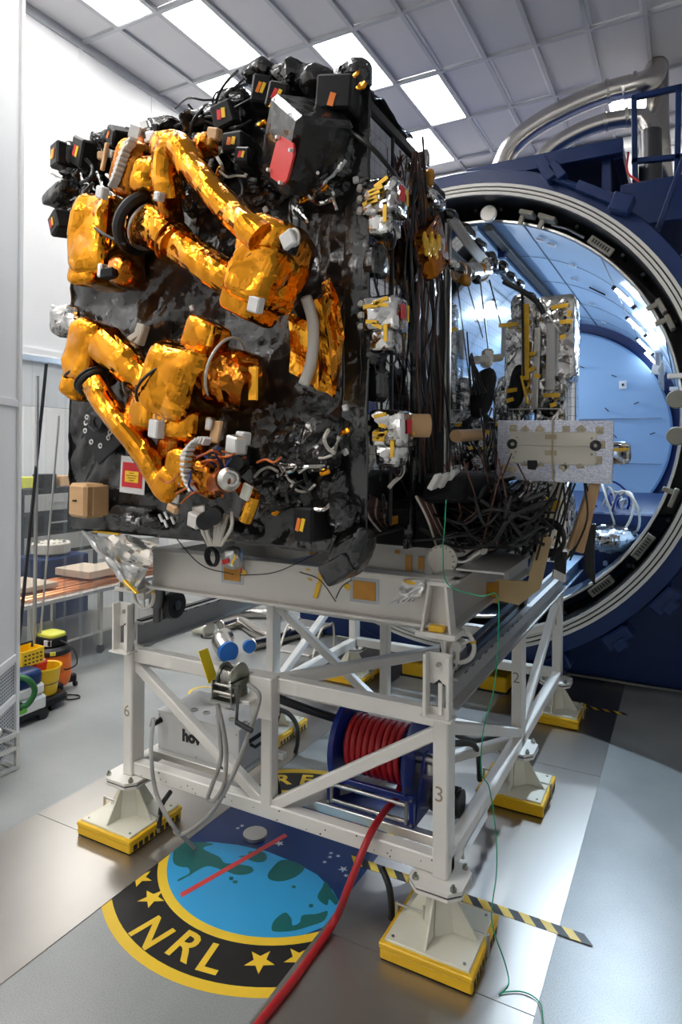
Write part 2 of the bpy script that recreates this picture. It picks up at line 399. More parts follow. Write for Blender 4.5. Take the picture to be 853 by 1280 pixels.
def text_mb(txt, size, o, ex, ey, th=.002, align='CENTER', bold=0):
    cu = bpy.data.curves.new('txt', 'FONT'); cu.body = txt; cu.size = 1; cu.align_x = align; cu.align_y = 'CENTER'; cu.offset = bold
    cu.extrude = .0; cu.resolution_u = 3
    ob = bpy.data.objects.new('txt', cu); COL.objects.link(ob)
    dg = bpy.context.evaluated_depsgraph_get(); me = bpy.data.meshes.new_from_object(ob.evaluated_get(dg))
    ex, ey = V(ex).normalized(), V(ey).normalized(); nr = ex.cross(ey)
    mb = MB(); o = V(o)
    pts = [v.co*size for v in me.vertices]; n = len(pts)
    mb.v = [o+ex*p.x+ey*p.y for p in pts] + [o+ex*p.x+ey*p.y+nr*th for p in pts]
    ec = {}
    for p in me.polygons:
        vs = list(p.vertices); mb.f.append(tuple(vs[::-1])); mb.f.append(tuple(i+n for i in vs))
        for a, b in zip(vs, vs[1:]+vs[:1]): ec.setdefault(frozenset((a, b)), []).append((a, b))
    for e in ec.values():
        if len(e) == 1: a, b = e[0]; mb.f.append((a, b, b+n, a+n))
    bpy.data.objects.remove(ob); bpy.data.meshes.remove(me); bpy.data.curves.remove(cu)
    return mb
X, Y, Z = V((1, 0, 0)), V((0, 1, 0)), V((0, 0, 1))

# ------------------------------------------------------------------ the setting
ZC = 7.72
WX = -6.58
def struct(name, mb, mat, parent=None, smooth=None):
    return mb.build(name, mat, parent, smooth, kind=None if parent else 'structure')
fl = struct('floor', MB().box((-3.5, 6, -.05), (17, 21, .1)), 'floor')
struct('wall_left', MB().box((WX-.06, 7.5, 5.75), (.12, 8, 3.94)).box((WX-.06, 0, 3.86), (.12, 7, 7.72)), 'wall')
wl = bpy.data.objects['wall_left']
for yy in (4.25, 5.47, 6.69, 7.91, 9.13):            # joints of the wall panels, each a raised strip
    MB().box((WX+.006, yy, 5.75), (.012, .06, 3.9)).build('joint_strip', 'grid_white', wl)
for zz, hh in ((7.67, .1), (3.83, .1)):
    MB().box((WX+.012, 7.3, zz), (.03, 7.6, hh)).build('edge_trim', 'grid_white' if zz < 5 else 'grid', wl)
MB().box((WX-.02, 7.3, 3.5), (.1, 7.6, .55)).build('header_board', 'wall', wl)
struct('wall_right', MB().box((5.0, 4, 3.86), (.1, 17, 7.72)), 'wall')
struct('wall_front', MB().box((-3, -4.2, 3.86), (16, .1, 7.72)), 'wall')
wb = MB().box((-1.0, 11.3, 7.0), (14.4, .12, 1.5)).box((-6.4, 11.3, 3.1), (1.6, .12, 6.3)).box((2.9, 11.3, 3.1), (4.2, .12, 6.3))
wb = struct('wall_back', wb, 'wall')
MB().box((-1.0, 11.18, 7.6), (11, .16, .22), ch=.03).build('cornice', 'grid_white', wb)
MB().box((-1.0, 11.2, 7.05), (11, .1, .1), ch=.02).build('picture_rail', 'grid_white', wb)
# the room past the curtain
struct('wall_far', MB().box((-13, 6.5, 3), (.1, 13, 6.2)), 'wall')
struct('trim_1', MB().box((-9.85, 12.5, 3), (6.4, .1, 6.2)), 'wall')
struct('trim_2', MB().box((-9.85, 1.0, 3), (6.4, .1, 6.2)), 'wall')
struct('trim_3', MB().box((-9.85, 6.5, 5.6), (6.4, 13, .1)), 'tile')
struct('trim_4', MB().box((-9.8, 6.5, -.051), (6.4, 13, .1)), 'floor')
# ceiling: grid, tiles and light panels
PX, PY, Y0 = .612, 1.30, 5.50
ceil = struct('ceiling', MB().box((-.8, 3.5, ZC+.12), (11.8, 15.6, .08)), 'tile')
for k in range(0, 19):
    MB().box((WX+PX*k, 6.7, ZC), (.05, 9.0, .045)).build('grid_bar', 'grid', ceil)
for j in range(-2, 5):
    MB().box((-1.1, Y0+PY*j, ZC-.004), (11, .05, .045)).build('grid_bar', 'grid', ceil)
LIGHTS = {(1, -1), (2, 0), (1, 1), (4, 1), (5, 2), (4, 3), (9, 3), (5, -2)}
FRAMED = {(6, 1), (9, 1), (6, 3), (10, 1), (7, 2)}
tile_me = None
for k in range(0, 16):
    for j in range(-2, 5):
        if (k, j) in LIGHTS: continue
        c = V((WX+PX*(k+.5), Y0+PY*(j+.5), ZC+.02+.004*((k*7+j*3) % 3)))
        if tile_me is None:
            t = MB().box((0, 0, 0), (PX-.05, PY-.05, .02), ch=.004).build('ceiling_tile', 'tile', ceil); tile_me = t.data
        else: t = link('ceiling_tile', tile_me, ceil, V((0, 0, 0)))
        t.location = c
        if (k, j) in FRAMED:
            f = MB(); a, b = PX/2-.04, PY/2-.04
            for sx in (-1, 1): f.box((c.x+sx*a, c.y, c.z-.016), (.03, 2*b, .02)); f.box((c.x, c.y+sx*b, c.z-.016), (2*a, .03, .02))
            f.build('access_frame', 'grid_white', ceil)
def ceiling_light(k, j, lab, grp=None):
    c = V((WX+PX*(k+.5), Y0+PY*(j+.5), ZC-.01)); r = thing('ceiling_light', c, lab, 'light', grp)
    f = MB(); a, b = PX/2-.03, PY/2-.03
    for sx in (-1, 1): f.box(c+V((sx*a, 0, .012)), (.02, 2*b+.02, .045)); f.box(c+V((0, sx*b, .012)), (2*a, .02, .045))
    f.build('light_frame', 'grid_white', r)
    MB().box(c+V((0, 0, .02)), (2*a-.01, 2*b-.01, .012)).build('diffuser', 'emit_ceiling', r)
labs = {(1, -1): 'bright ceiling light panel at the top left, cut by the picture edge', (2, 0): 'long bright ceiling light panel, largest of those above the robot arms',
        (1, 1): 'bright ceiling light panel just above the left end of the satellite top', (4, 1): 'bright ceiling light panel partly hidden by the satellite top corner',
        (5, 2): 'bright ceiling light panel in full view right of the satellite top corner', (4, 3): 'bright ceiling light panel low behind the right edge of the satellite',
        (9, 3): 'bright ceiling light panel behind the bent exhaust pipes'}
for kj, lab in labs.items(): ceiling_light(*kj, lab)
g2 = 'ceiling lights over the near half of the room'
for k, j in [(5, -2)] + [(k, j) for k in (1, 4) for j in (-3, -4, -5, -7)]:
    ceiling_light(k, j, 'bright ceiling light panel above the near half of the room, out of view', g2)
# steel tracks let into the floor
def track(x0, x1, y0, y1, lab):
    mb = MB(); t = None
    r = thing('steel_track', ((x0+x1)/2, y0, 0), lab, 'floor plate')
    n = 4; d = (y1-y0)/n
    for i in range(n): MB().box(((x0+x1)/2, y0+d*(i+.5), .002), (x1-x0, d-.006, .006)).build('track_plate', 'track', r)
track(-4.31, -3.10, .6, 11.2, 'brushed steel floor track under the left row of pedestals')
track(-1.85, -.655, .6, 11.2, 'brushed steel floor track under the right row of pedestals')

# ------------------------------------------------------------------ vacuum chamber
CX, CZ, CY0 = -2.43, 3.13, 7.2
CC = V((CX, CY0, CZ))
ch = thing('vacuum_chamber', (CX, CY0, 0), 'huge dark blue vacuum chamber standing open with light blue lining', 'chamber')
MB().lathe(CC, Y, [(2.64, -.0), (2.80, 0), (2.82, .03), (2.82, .16), (2.73, .17), (2.73, 7.9), (0, 7.95)], 96).build('shell', 'blue', ch, 1)
MB().lathe(CC, Y, [(2.52, .0), (2.52, 1.3), (2.36, 1.3)], 96).build('throat', 'throat', ch, 1)
MB().lathe(CC, Y, [(2.515, -.004), (2.65, -.004)], 96).build('flange_face', 'black_metal', ch)
for r0, r1 in ((2.525, 2.558), (2.572, 2.600), (2.616, 2.650)):
    MB().lathe(CC, Y, [(r0, 0), (r0, -.03), (r1, -.03), (r1, 0)], 120).build('seal_ring', 'whitepart', ch, 1)
LR = 2.35
ln = MB().lathe(CC, Y, [(LR+.025, .42), (LR, .42), (LR, 7.25)], 96).build('liner', 'liner', ch, 1)
MB().torus(CC+Y*.42, Y, LR+.012, .022, 96, 6).build('liner_rim', 'steel', ch, 1)
for h in (1.9, 3.4, 4.9, 6.4): MB().lathe(CC, Y, [(LR-.004, h-.006), (LR-.008, h), (LR-.004, h+.006)], 96).build('seam', 'steel_dark', ln)
for a in (20, 48, 72, 100, 125, 150):
    a = math.radians(a); p = CC+V((math.cos(a), 0, math.sin(a)))*(LR-.006)
    MB().beam(p+Y*.45, p+Y*7.2, .012, .008, ch=0).build('seam', 'steel_dark', ln)
MB().lathe(CC, Y, [(LR+.02, 7.25), (2.1, 7.3)], 96).build('end_gap', 'blue', ch)
ew = MB().lathe(CC, Y, [(2.14, 7.32), (2.14, 7.12), (2.10, 7.08), (0, 6.98)], 96).build('end_wall', 'liner_back', ch, 1)
for zz in (-.62, .28): MB().box(CC+V((0, 6.985, zz)), (3.9, .02, .012)).build('end_wall_joint', 'steel_dark', ew)
MB().box(at(779, 481, 14.15), (.14, .03, .16), ch=.005).build('patch_panel', 'paper', ew)
MB().box(at(779, 481, 14.12), (.04, .03, .05)).build('port', 'black_metal', ew)
for px, py in ((768, 470), (759, 512), (796, 504), (816, 542), (769, 545), (797, 628), (728, 459)):
    MB().box(at(px, py, 14.14), (.10, .03, .02), (0, .4*((px % 5)-2), 0)).build('weld_stud', 'black_metal', ew)
def onliner(px, py, r=LR-.03):
    d = _ray(px, py); ox, oz = -CX, CAM.z-CZ
    a = d.x**2+d.z**2; b = 2*(d.x*ox+d.z*oz); c = ox*ox+oz*oz-r*r
    return CAM+d*((-b+math.sqrt(max(0, b*b-4*a*c)))/(2*a))
def radial(p): return V((p.x-CX, 0, p.z-CZ)).normalized()
def tangent_box(p, w, h, d, name, mat, par, ch_=.004):
    r = radial(p); t = r.cross(Y); rm = Matrix((t, Y, r)).transposed()
    return MB().box(p, (w, h, d), rm, ch_).build(name, mat, par)
# slots, studs and vents on the lining
for px, py in ((747, 364),): tangent_box(onliner(px, py), .26, .05, .02, 'slot', 'black_metal', ln)
for px, py in ((718, 349), (740, 380), (755, 403), (768, 423), (690, 306), (716, 332), (676, 300)):
    tangent_box(onliner(px, py), .10, .05, .03, 'hook', 'silverpart', ln)
# rails under the roof of the lining
for x, w, m in ((-2.13, .10, 'print_dark'), (-2.33, .14, 'liner'), (-2.47, .08, 'print_dark')):
    z = CZ+math.sqrt((LR-.05)**2-(x-CX)**2)
    MB().beam((x, 7.66, z), (x, 14.1, z), w, .07, ch=.006).build('roof_rail', m, ln)
# tube lamps
tl = [('nearest', 9.07), ('second nearest', 11.15), ('third', 13.2), ('farthest', 14.0)]
for i, ((a, b, c, d), lab) in enumerate((((770, 362, 789, 378), 'largest and nearest of four white tube lamps on the chamber lining'), ((786, 399, 803, 412), 'second from the chamber mouth of four white tube lamps'),
        ((798, 425, 813, 437), 'third from the chamber mouth of four white tube lamps'), ((807, 441, 819, 450), 'smallest and deepest of four white tube lamps in the chamber'))):
    p, q = onliner(a, b, LR-.07), onliner(c, d, LR-.07); q.y = p.y; q = CC*0+V((q.x, p.y, q.z))
    r = thing('tube_lamp', (p+q)/2, lab, 'lamp', 'tube lamps in the chamber')
    e = (q-p).normalized()
    MB().cyl(p, q, .022, 10).build('tube', 'emit_tube', r)
    MB().cyl(p-e*.05, p-e*.005, .028, 10).cyl(q+e*.005, q+e*.05, .028, 10).build('end_cap', 'black_metal', r)
    if i < 3:                                          # the lamp's reflector throws its light out of the mouth
        la = bpy.data.lights.new('lamp_beam', 'AREA'); la.shape = 'RECTANGLE'; la.size = .26; la.size_y = .06; la.energy = (75, 32, 24)[i]; la.color = (.66, .83, 1); la.spread = math.radians((95, 110, 120)[i])
        lo = bpy.data.objects.new('lamp_beam', la); COL.objects.link(lo); lo.parent = r
        lo.location = -radial(p)*.05; lo.rotation_euler = (V((-1.0, 4.4-1.0*i, .2+.8*i))-(p+q)/2).to_track_quat('-Z', 'Y').to_euler()
    m_ = (p+q)/2; MB().beam(m_+radial(m_)*.03-e*.16, m_+radial(m_)*.03+e*.16, .06, .02).build('backplate', 'silverpart', r)
g3 = 'added unseen tube lamps on the left wall of the chamber'
for yy in (8.6, 10.2, 11.8, 13.2):  # unseen lamps added to brighten the lining from the left
    c = CC+V((-1.55, yy-CY0, 1.55)); r = thing('tube_lamp', c, 'white tube lamp added unseen on the left chamber wall to brighten the lining', 'lamp', g3)
    e = V((.7, 0, .7)); MB().cyl(c-e*.15, c+e*.15, .022, 10).build('tube', 'emit_tube', r); MB().beam(c-e*.17+V((-.05, 0, .05)), c+e*.17+V((-.05, 0, .05)), .06, .02).build('backplate', 'silverpart', r)
    la = bpy.data.lights.new('lamp_beam', 'AREA'); la.shape = 'RECTANGLE'; la.size = .3; la.size_y = .06; la.energy = 30; la.color = (.80, .90, 1)
    lo = bpy.data.objects.new('lamp_beam', la); COL.objects.link(lo); lo.parent = r; lo.location = V((.05, 0, -.05)); lo.rotation_euler = V((1, .1, -.45)).to_track_quat('-Z', 'Y').to_euler()
# fittings in the throat between seal and lining
th = bpy.data.objects['throat']
def slotbox(px, py, w=.30):
    p = at(px, py, 7.62); r = radial(p); t = r.cross(Y)
    p = CC+Y*.35+r*2.43; rm = Matrix((t, r, Y)).transposed()
    b = MB().box(p, (w, .09, .05), rm, .006).build('vent_box', 'dull_cream', ch)
    sl = MB()
    for i in range(7): sl.box(p+t*(w*(i-3)/9)-Y*.027, (w/16, .045, .01), rm)
    sl.build('vent_slots', 'black_metal', b)
for px, py in ((718, 352), (806, 683), (752, 730)): slotbox(px, py)
for px, py, s in ((840, 378, .16), (838, 405, .16), (690, 268, .2), (664, 262, .16), (838, 620, .2)):
    p = at(px, py, 7.55); r = radial(p); t = r.cross(Y); p = CC+Y*.3+r*2.44
    rm = Matrix((t, r, Y)).transposed()
    MB().box(p, (s, .05, .2), rm, .008).box(p-r*.06+t*.05, (.05, .14, .05), rm, .006).build('bracket', 'dull_cream', ch)
for px, py in ((611, 267), (846, 499), (846, 545)):
    p = at(px, py, 7.45); MB().lathe(p, Y, [(0, -.02), (.085, -.02), (.095, -.01), (.095, .02), (0, .02)], 28).build('port_cover', 'beam_grey' if px < 700 else 'dull_cream', ch, 1)
for i in range(26):
    a = math.radians(-75+i*7.0); p = CC+V((math.cos(a), 0, math.sin(a)))*2.49+Y*.5
    if i % 3: MB().box(p, (.04, .25, .04), (0, -a, 0), .004).build('stud', 'black_metal', ch)
MB().tube([at(x, y, 7.55) for x, y in ((690, 281), (710, 286), (731, 297))], .016, 8).build('handrail', 'steel', ch, 1)
# saddle and floor edge
MB().box((-1.0, 10.6, 1.02), (8.4, 4.4, 2.0), ch=.02).build('saddle', 'blue', ch)
MB().beam((-4.5, 8.3, .05), (3, 8.3, .05), .03, .03).build('floor_strip', 'zinc', ch)
for a in (-52, -40, -66):
    a = math.radians(a); p = CC+V((math.cos(a), .0, math.sin(a)))*2.9+Y*.12; rm = (0, -a, 0)
    MB().box(p, (.16, .3, .3), rm, .02).box(p+V((math.cos(a), 0, math.sin(a)))*.06-Y*.12, (.1, .16, .14), rm, .01).build('door_clamp', 'blue', ch)
# clamp ram on the upper right of the flange
k = MB(); P = lambda x, y, yy=7.12: at(x, y, yy)
k.beam(P(722, 232), P(772, 252), .10, .10).cyl(P(690, 222), P(730, 236), .03, 12).box(P(684, 213), (.12, .16, .26), (0, -.5, 0), .01).box(P(698, 215), (.10, .16, .2), (0, -.6, 0), .01).box(P(778, 256), (.2, .2, .18), (0, .4, 0), .01).cyl(P(770, 249), P(784, 257), .055, 12)
k.build('clamp_ram', 'blue', ch)
MB().sheet(P(742, 246, 7.22), V((.25, .05, -.12)), V((.02, 0, .1)), 10, 6, .03, 6, 2).build('protective_wrap', 'film', ch)
# rails running on into the chamber
for x in (-1.2, -3.56):
    MB().ibeam((x, 7.3, 1.39), (x, 14.0, 1.39), .13, .18).build('inner_rail', 'liner', ch)
MB().box((-2.4, 10.9, .98), (2.2, 6.4, .08)).build('deck', 'black_metal', ch)
MB().box((-2.4, 14.05, 1.15), (3.3, .1, .62)).build('end_step', 'blue', ch)
for i, x in enumerate((-.88, -.62)): MB().beam((x, 8.3, 1.42), (x, 13.8, 1.42), .05, .05).build('side_ledge', 'liner', ch)
# service platform and pipes above
pf = thing('service_platform', (-1.5, 7.8, 6.0), 'dark blue steel service platform on top of the vacuum chamber', 'platform')
MB().box((-1.555, 7.85, 6.145), (1.78, .12, .17), ch=.008).build('front_beam', 'blue', pf)
MB().box((-1.555, 9.4, 6.16), (1.7, 3.0, .06)).build('deck_plate', 'blue', pf)
for x in (-2.4, -.72): MB().beam((x, 7.9, 6.12), (x, 10.9, 6.12), .1, .16).build('side_beam', 'blue', pf)
for x, y in ((-.85, 8.0), (-2.2, 8.6), (-.85, 9.5)): MB().beam((x, y, 5.3), (x, y, 6.1), .1, .1).build('post', 'blue', pf)
MB().cyl((-2.52, 7.85, 6.17), (-2.44, 7.85, 6.17), .03, 12).build('end_knob', 'black_metal', pf)
MB().box((.1, 8.6, 5.5), (1.6, 1.4, .5), ch=.02).build('side_housing', 'blue', pf)
fr = thing('blue_ladder_frame', (-.4, 8.0, 5.6), 'upright blue steel frame standing around the vertical pipe', 'frame')
q = lambda x, y: at(x, y, 8.0)
for nme, a, b in (('upright', (793, 122), (795, 258)), ('upright', (849, 110), (846, 262)), ('crossbar', (790, 123), (853, 109)), ('crossbar', (790, 202), (853, 196)), ('crossbar', (792, 236), (853, 226))):
    MB().beam(q(*a), q(*b), .06, .06).build(nme, 'blue', fr)
for a, b in (((818, 300), (862, 180)),):
    MB().beam(at(*a, 7.6), at(*b, 7.6), .07, .05).build('stair_rail', 'blue', fr)
MB().tube(smooth_path([at(x, y, 7.95) for x, y in ((786, 190), (785, 215), (800, 228), (812, 245), (817, 262))]), .012, 8).build('red_line', 'red', fr, 1, label='thin red air line')
def pipe(pts, rads, Yp, lab, col_at):
    P = [at(x, y, yy) for (x, y), yy in zip(pts, Yp)]
    r = thing('exhaust_pipe', P[0], lab, 'pipe')
    return r, P
r, P = pipe([(622, 220), (640, 183), (672, 156), (715, 133), (757, 116), (790, 107)], .15, [8.9]*6, 'upper bent galvanised exhaust pipe rising highest over the chamber', 3)
MB().tube(smooth_path(P, 8), .135, 24).build('sweep', 'duct', r, 'all')
MB().tube(smooth_path([P[-1]-V((.1, 0, .02)), at(812, 100, 8.9), at(822, 84, 9.2)], 6), .137, 24).build('elbow', 'duct', r, 'all')
MB().tube([at(820, 88, 9.25), at(821, 160, 9.25), at(828, 255, 9.25)], .15, 24).build('riser', 'duct', r, 'all')
for x, y in ((761, 115), (796, 105)): a = at(x, y, 8.9); MB().cyl(a-V((.02, 0, 0)), a+V((.02, 0, .004)), .147, 24).build('joint_band', 'steel', r, 1)
r, P = pipe([(664, 215), (690, 186), (722, 166), (757, 153), (790, 147)], .12, [8.5]*5, 'lower bent galvanised exhaust pipe turning down into the vertical stack', 3)
MB().tube(smooth_path(P, 8), .105, 24).build('sweep', 'duct', r, 'all')
MB().tube([P[-1]-V((.05, 0, 0)), at(804, 147, 8.5), at(813, 160, 8.5), at(813, 175, 8.5)], .108, 24).build('elbow', 'duct', r, 1)
MB().tube([at(813, 165, 8.5), at(814, 262, 8.5)], .13, 24).build('riser', 'steel_dark', r, 1)
for x, y in ((758, 153), (785, 147)): a = at(x, y, 8.5); MB().cyl(a-V((.02, 0, 0)), a+V((.02, 0, .004)), .117, 24).build('joint_band', 'steel', r, 1)
# things inside the chamber
cb = thing('cable_coil', at(785, 640, 8.9), 'pale tangled cable coil heaped on the right inside the chamber', 'cable')
b0 = at(783, 640, 8.9)
for i in range(12):
    o = V((random.uniform(-.22, .18), random.uniform(-.5, .5), random.uniform(-.15, .25)))
    mb = MB(); mb.torus(b0+o, V((random.uniform(-1, 1), random.uniform(-.6, .6), random.uniform(-.2, 1))), random.uniform(.12, .3), .014, 22, 6)
    mb.build('loop', 'cable_white' if i % 4 else 'blue_reel', cb, 1)
MB().blob(b0+V((-.1, -.5, -.25)), (V((.28, 0, 0)), V((0, .7, 0)), V((0, 0, .16))), .8, .2, seed=3).build('wrapped_heap', 'silver', cb, 1)
for i in range(3):
    MB().tube(smooth_path([onliner(828-2*i, 452+4*i, 2.2), onliner(832-3*i, 520, 2.15), onliner(836-5*i, 600, 2.15), b0]), .016, 8).build('riser_cable', 'cable_white', cb, 1)
fx = thing('chamber_fixture', onliner(824, 460, 2.2), 'small white camera fixture on a plate fixed to the chamber wall', 'camera')
p = onliner(824, 462, 2.2)
MB().box(p, (.2, .1, .16), (0, .2, 0), .01).build('mount_plate', 'paper', fx)
MB().cyl(p+V((0, 0, .08)), p+V((0, -.1, .28)), .06, 14).box(p+V((.05, -.05, .36)), (.1, .12, .12), (.3, .2, 0), .01).build('camera_head', 'silverpart', fx)
for i in range(2): MB().box(onliner(846, 470+16*i, 2.25), (.16, .06, .05), None, .006).build('clip', 'paper', fx)

# ------------------------------------------------------------------ rail stand
XL, XR, XM = -3.56, -1.20, -2.37
YS = (3.48, 5.28, 7.02)
ZB, ZT = .45, 1.262
st = thing('rail_stand', (-2.4, 5.2, 0), 'white tubular steel rail stand on yellow skirted pedestals carrying the satellite dolly', 'stand')
W = 'white_steel'
def member(name, a, b, w=.088, h=.095, mat=W): return MB().beam(a, b, w, h, ch=.008).build(name, mat, st)
posts = {}
for i, y in enumerate(YS):
    for x in (XL, XR): posts[(x, i)] = member('post', (x, y, .40), (x, y, 1.31), .088, .13)
member('post', (XM, YS[0], ZB), (XM, YS[0], ZT), .082, .09); member('post', (XM, YS[1], ZB), (XM, YS[1], ZT), .08, .08)
for y in YS:
    member('lower_beam', (XL, y, ZB), (XR, y, ZB)); member('upper_beam', (XL, y, ZT), (XR, y, ZT))
for x in (XL, XR):
    for i in (0, 1): member('side_beam', (x, YS[i], ZB-.01), (x, YS[i+1], ZB-.01))
member('brace', (XL, YS[0], ZT-.06), (XM-.02, YS[0], ZB+.02), .07, .07); member('brace', (XR-.03, YS[0], ZT-.08), (XM+.03, YS[0], ZB+.03), .07, .07)
member('brace', (XM, YS[0], ZT), (XR, YS[1], ZT), .07, .07); member('brace', (XM, YS[0], ZB), (XR, YS[1], ZB), .07, .07)
member('brace', (XL, YS[1], ZT), (XM, YS[1], ZB), .07, .07); member('brace', (XL, YS[1], ZB), (XL, YS[2], ZT), .07, .07)
member('brace', (XR, YS[0], ZT-.05), (XR, YS[1], ZB+.05), .07, .07); member('brace', (XR, YS[1], ZB+.05), (XR, YS[2], ZT-.02), .07, .07)
member('brace', (XL, YS[0], ZT-.05), (XL, YS[1], ZB+.05), .07, .07)
member('brace', (XL, YS[1], ZB), (XR, YS[2], ZT-.3), .07, .07)
# channel stops on the front posts, with bolt, end web and opening
for x in (XL, XR):
    c = MB(); yf = 3.40; hw = .075
    for sx in (-1, 1): c.box((x+sx*(hw-.009), yf-.03, 1.47), (.018, .07, .35), ch=.003)
    c.box((x, yf, 1.56), (2*hw, .016, .17), ch=.002); c.box((x, yf, 1.325), (2*hw, .016, .05)); c.box((x+.01, yf-.008, 1.40), (.022, .03, .17)); c.box((x, yf-.03, 1.305), (2*hw+.03, .10, .012))
    cp = c.build('rail_stop', W, st)
    MB().cyl((x, yf-.006, 1.585), (x, yf-.03, 1.585), .014, 6).build('bolt', 'zinc', cp)
    MB().prism([(-.035, -.02), (0, .012), (.035, -.02)], (x, yf-.009, 1.49), X, Z, -.003).build('cutout', 'black_metal', cp)
    MB().prism([(0, 0), (.32, 0), (0, .26)], (x-.006, yf+.08, 1.30), Y, -Z*.3, .012).build('gusset', W, st)
# rails
for x in (XL, XR):
    b = MB().ibeam((x, 3.5, 1.395), (x, 7.25, 1.395), .14, .175).build('rail', 'rail_grey', st)
    MB().box((x, 5.4, 1.488), (.05, 3.75, .012)).build('rail_strip', 'black_metal', b)
    sl = MB()
    for i in range(26): sl.box((x+.071*(1 if x > -2 else 1), 3.65+i*.14, 1.478), (.004, .05, .007))
    sl.build('slot_row', 'black_metal', b)
# numbers pencilled on the posts
for (x, i), t, zz in (((XR, 0), '3', .86), ((XL, 0), '6', .86), ((XR, 1), '2', .95), ((XR, 2), '1', 1.0)):
    text_mb(t, .12, (x-.005, YS[i]-.0655, zz), X, Z, .0012).build('number', 'hand_ink', posts[(x, i)])
dots = MB()
for q_ in range(26):
    x = random.uniform(XL, XR); z = ZB+random.uniform(-.03, .04); dots.cyl((x, YS[0]-.046, z), (x, YS[0]-.0485, z), random.uniform(.003, .006), 5)
dots.build('paint_chip', 'print_dark', st, kind='stuff')
# pedestals
def pedestal(x, y):
    p = MB(); p.box((x, y, .105), (.47, .47, .018), ch=.003)
    p = p.build('pedestal', 'cream', st)
    sk = MB()
    sk.box((x, y, .086), (.52, .52, .030), ch=.006); sk.box((x, y, .042), (.512, .512, .062), ch=.008)
    sk.build('skirt', 'yellow', p)
    MB().box((x, y, .004), (.50, .50, .008)).build('skirt_shade', 'rubber', p)  # dark slab standing in for the shade below the skirt
    hs = MB()
    for i in range(9): hs.box((x+.2552, y-.205+i*.051, .04), (.005, .034, .036))
    hs.build('grip_holes', 'print_dark', p, kind='stuff')
    MB().tube([(x, y, .10), (x, y, .35)], [.10, .072], 4).build('column', 'cream', p)
    g = MB()
    for a in range(4):
        d = V((math.cos(a*math.pi/2), math.sin(a*math.pi/2), 0)); t = V((-d.y, d.x, 0))
        g.prism([(.04, 0), (.215, 0), (.075, .22), (.04, .22)], V((x, y, .114))-t*.006, d, Z, .012)
    g.build('gusset', 'cream', p)
    t = MB()
    oct_ = [(-.15, -.09), (-.09, -.15), (.09, -.15), (.15, -.09), (.15, .09), (.09, .15), (-.09, .15), (-.15, .09)]
    t.prism(oct_, (x, y, .355), X, Y, .016); t.prism(oct_, (x, y, .383), X, Y, .018)
    t.build('bearing_plate', W, p)
    MB().prism([(a*.97, b*.97) for a, b in oct_], (x, y, .371), X, Y, .012).build('shim', 'steel_dark', p)
    bo = MB()
    for sx, sy in ((-1, -1), (1, -1), (1, 1), (-1, 1)):
        bo.cyl((x+sx*.108, y+sy*.108, .40), (x+sx*.108, y+sy*.108, .42), .018, 6); bo.cyl((x+sx*.108, y+sy*.108, .39), (x+sx*.108, y+sy*.108, .435), .009, 8)
        bo.cyl((x+sx*.2, y+sy*.2, .112), (x+sx*.2, y+sy*.2, .119), .009, 8)
    bo.build('bolts', 'zinc', p)
    for sx in (-1, 1):
        c = MB(); xx = x+sx*.19
        c.cyl((xx-sx*.09, y+.0, .15), (xx+sx*.075, y+.0, .15), .007, 8); c.cyl((xx+sx*.075, y, .16), (xx+sx*.075, y, .04), .010, 8); c.cyl((xx-sx*.09, y, .115), (xx-sx*.09, y, .19), .006, 8)
        c.build('clamp', 'steel', p)
for y in YS:
    for x in (XL, XR): pedestal(x-.01, y-.015)
# rails of aluminium under the chiller and reel
for y in (3.66, 4.08): MB().box((-3.1, y, .475), (.92, .05, .05), ch=.004).build('cross_rail', 'silverpart', st)
for y in (3.75, 4.15): MB().box((-1.75, y, .40), (1.1, .06, .06), ch=.004).build('cross_rail', 'silverpart', st)
MB().box((-1.2, 3.95, .40), (.1, .5, .07), ch=.004).build('cross_rail', 'silverpart', st)
fp_ = atz(319, 1041, .03); MB().cyl((fp_.x, fp_.y, .006), (fp_.x, fp_.y, .03), .085, 24).build('floor_pad', 'steel', st, 1)
# bracket that carries the winch
MB().box((XM, 3.42, 1.19), (.17, .10, .26), ch=.006).box((-2.55, 3.36, 1.175), (.3, .13, .02), ch=.003).build('winch_bracket', W, st)

# ------------------------------------------------------------------ dolly on the rails
dl = thing('transport_dolly', (-2.3, 4.4, 1.5), 'grey welded beam dolly with handwheels under the satellite', 'dolly')
G = 'beam_grey'
ZD0, ZD1 = 1.79, 2.035
def cross(y, x0=-3.32, x1=-1.16):
    b = MB(); zc = (ZD0+ZD1)/2
    b.box(((x0+x1)/2, y, zc), (x1-x0, .016, ZD1-ZD0)); b.box(((x0+x1)/2, y+.04, ZD1), (x1-x0, .12, .018), ch=.003); b.box(((x0+x1)/2, y-.0, ZD0), (x1-x0, .14, .018), ch=.003)
    return b.build('cross_beam', G, dl)
cb1 = cross(3.42); cb2 = cross(4.75)
for x in (-3.30, -1.20):
    b = MB(); b.box((x, 4.5, (ZD0+ZD1)/2-.02), (.02, 2.1, .23)); b.box((x, 4.5, ZD1-.005), (.18, 2.1, .02), ch=.003); b.box((x, 4.5, ZD0-.02), (.15, 2.1, .02), ch=.003)
    b.build('side_beam', 'rail_grey', dl)
    rv = MB()
    for i in range(5):
        for j in range(2): rv.cyl((x+.008, 3.5+j*.05, 1.83+i*.035), (x+.018, 3.5+j*.05, 1.83+i*.035), .006, 6)
    rv.build('rivets', 'zinc', dl)
MB().box((-2.3, 4.1, 1.99), (.05, 1.3, .06)).box((-1.75, 4.72, 1.92), (.06, .05, .24)).build('stiffener', 'rail_grey', dl)
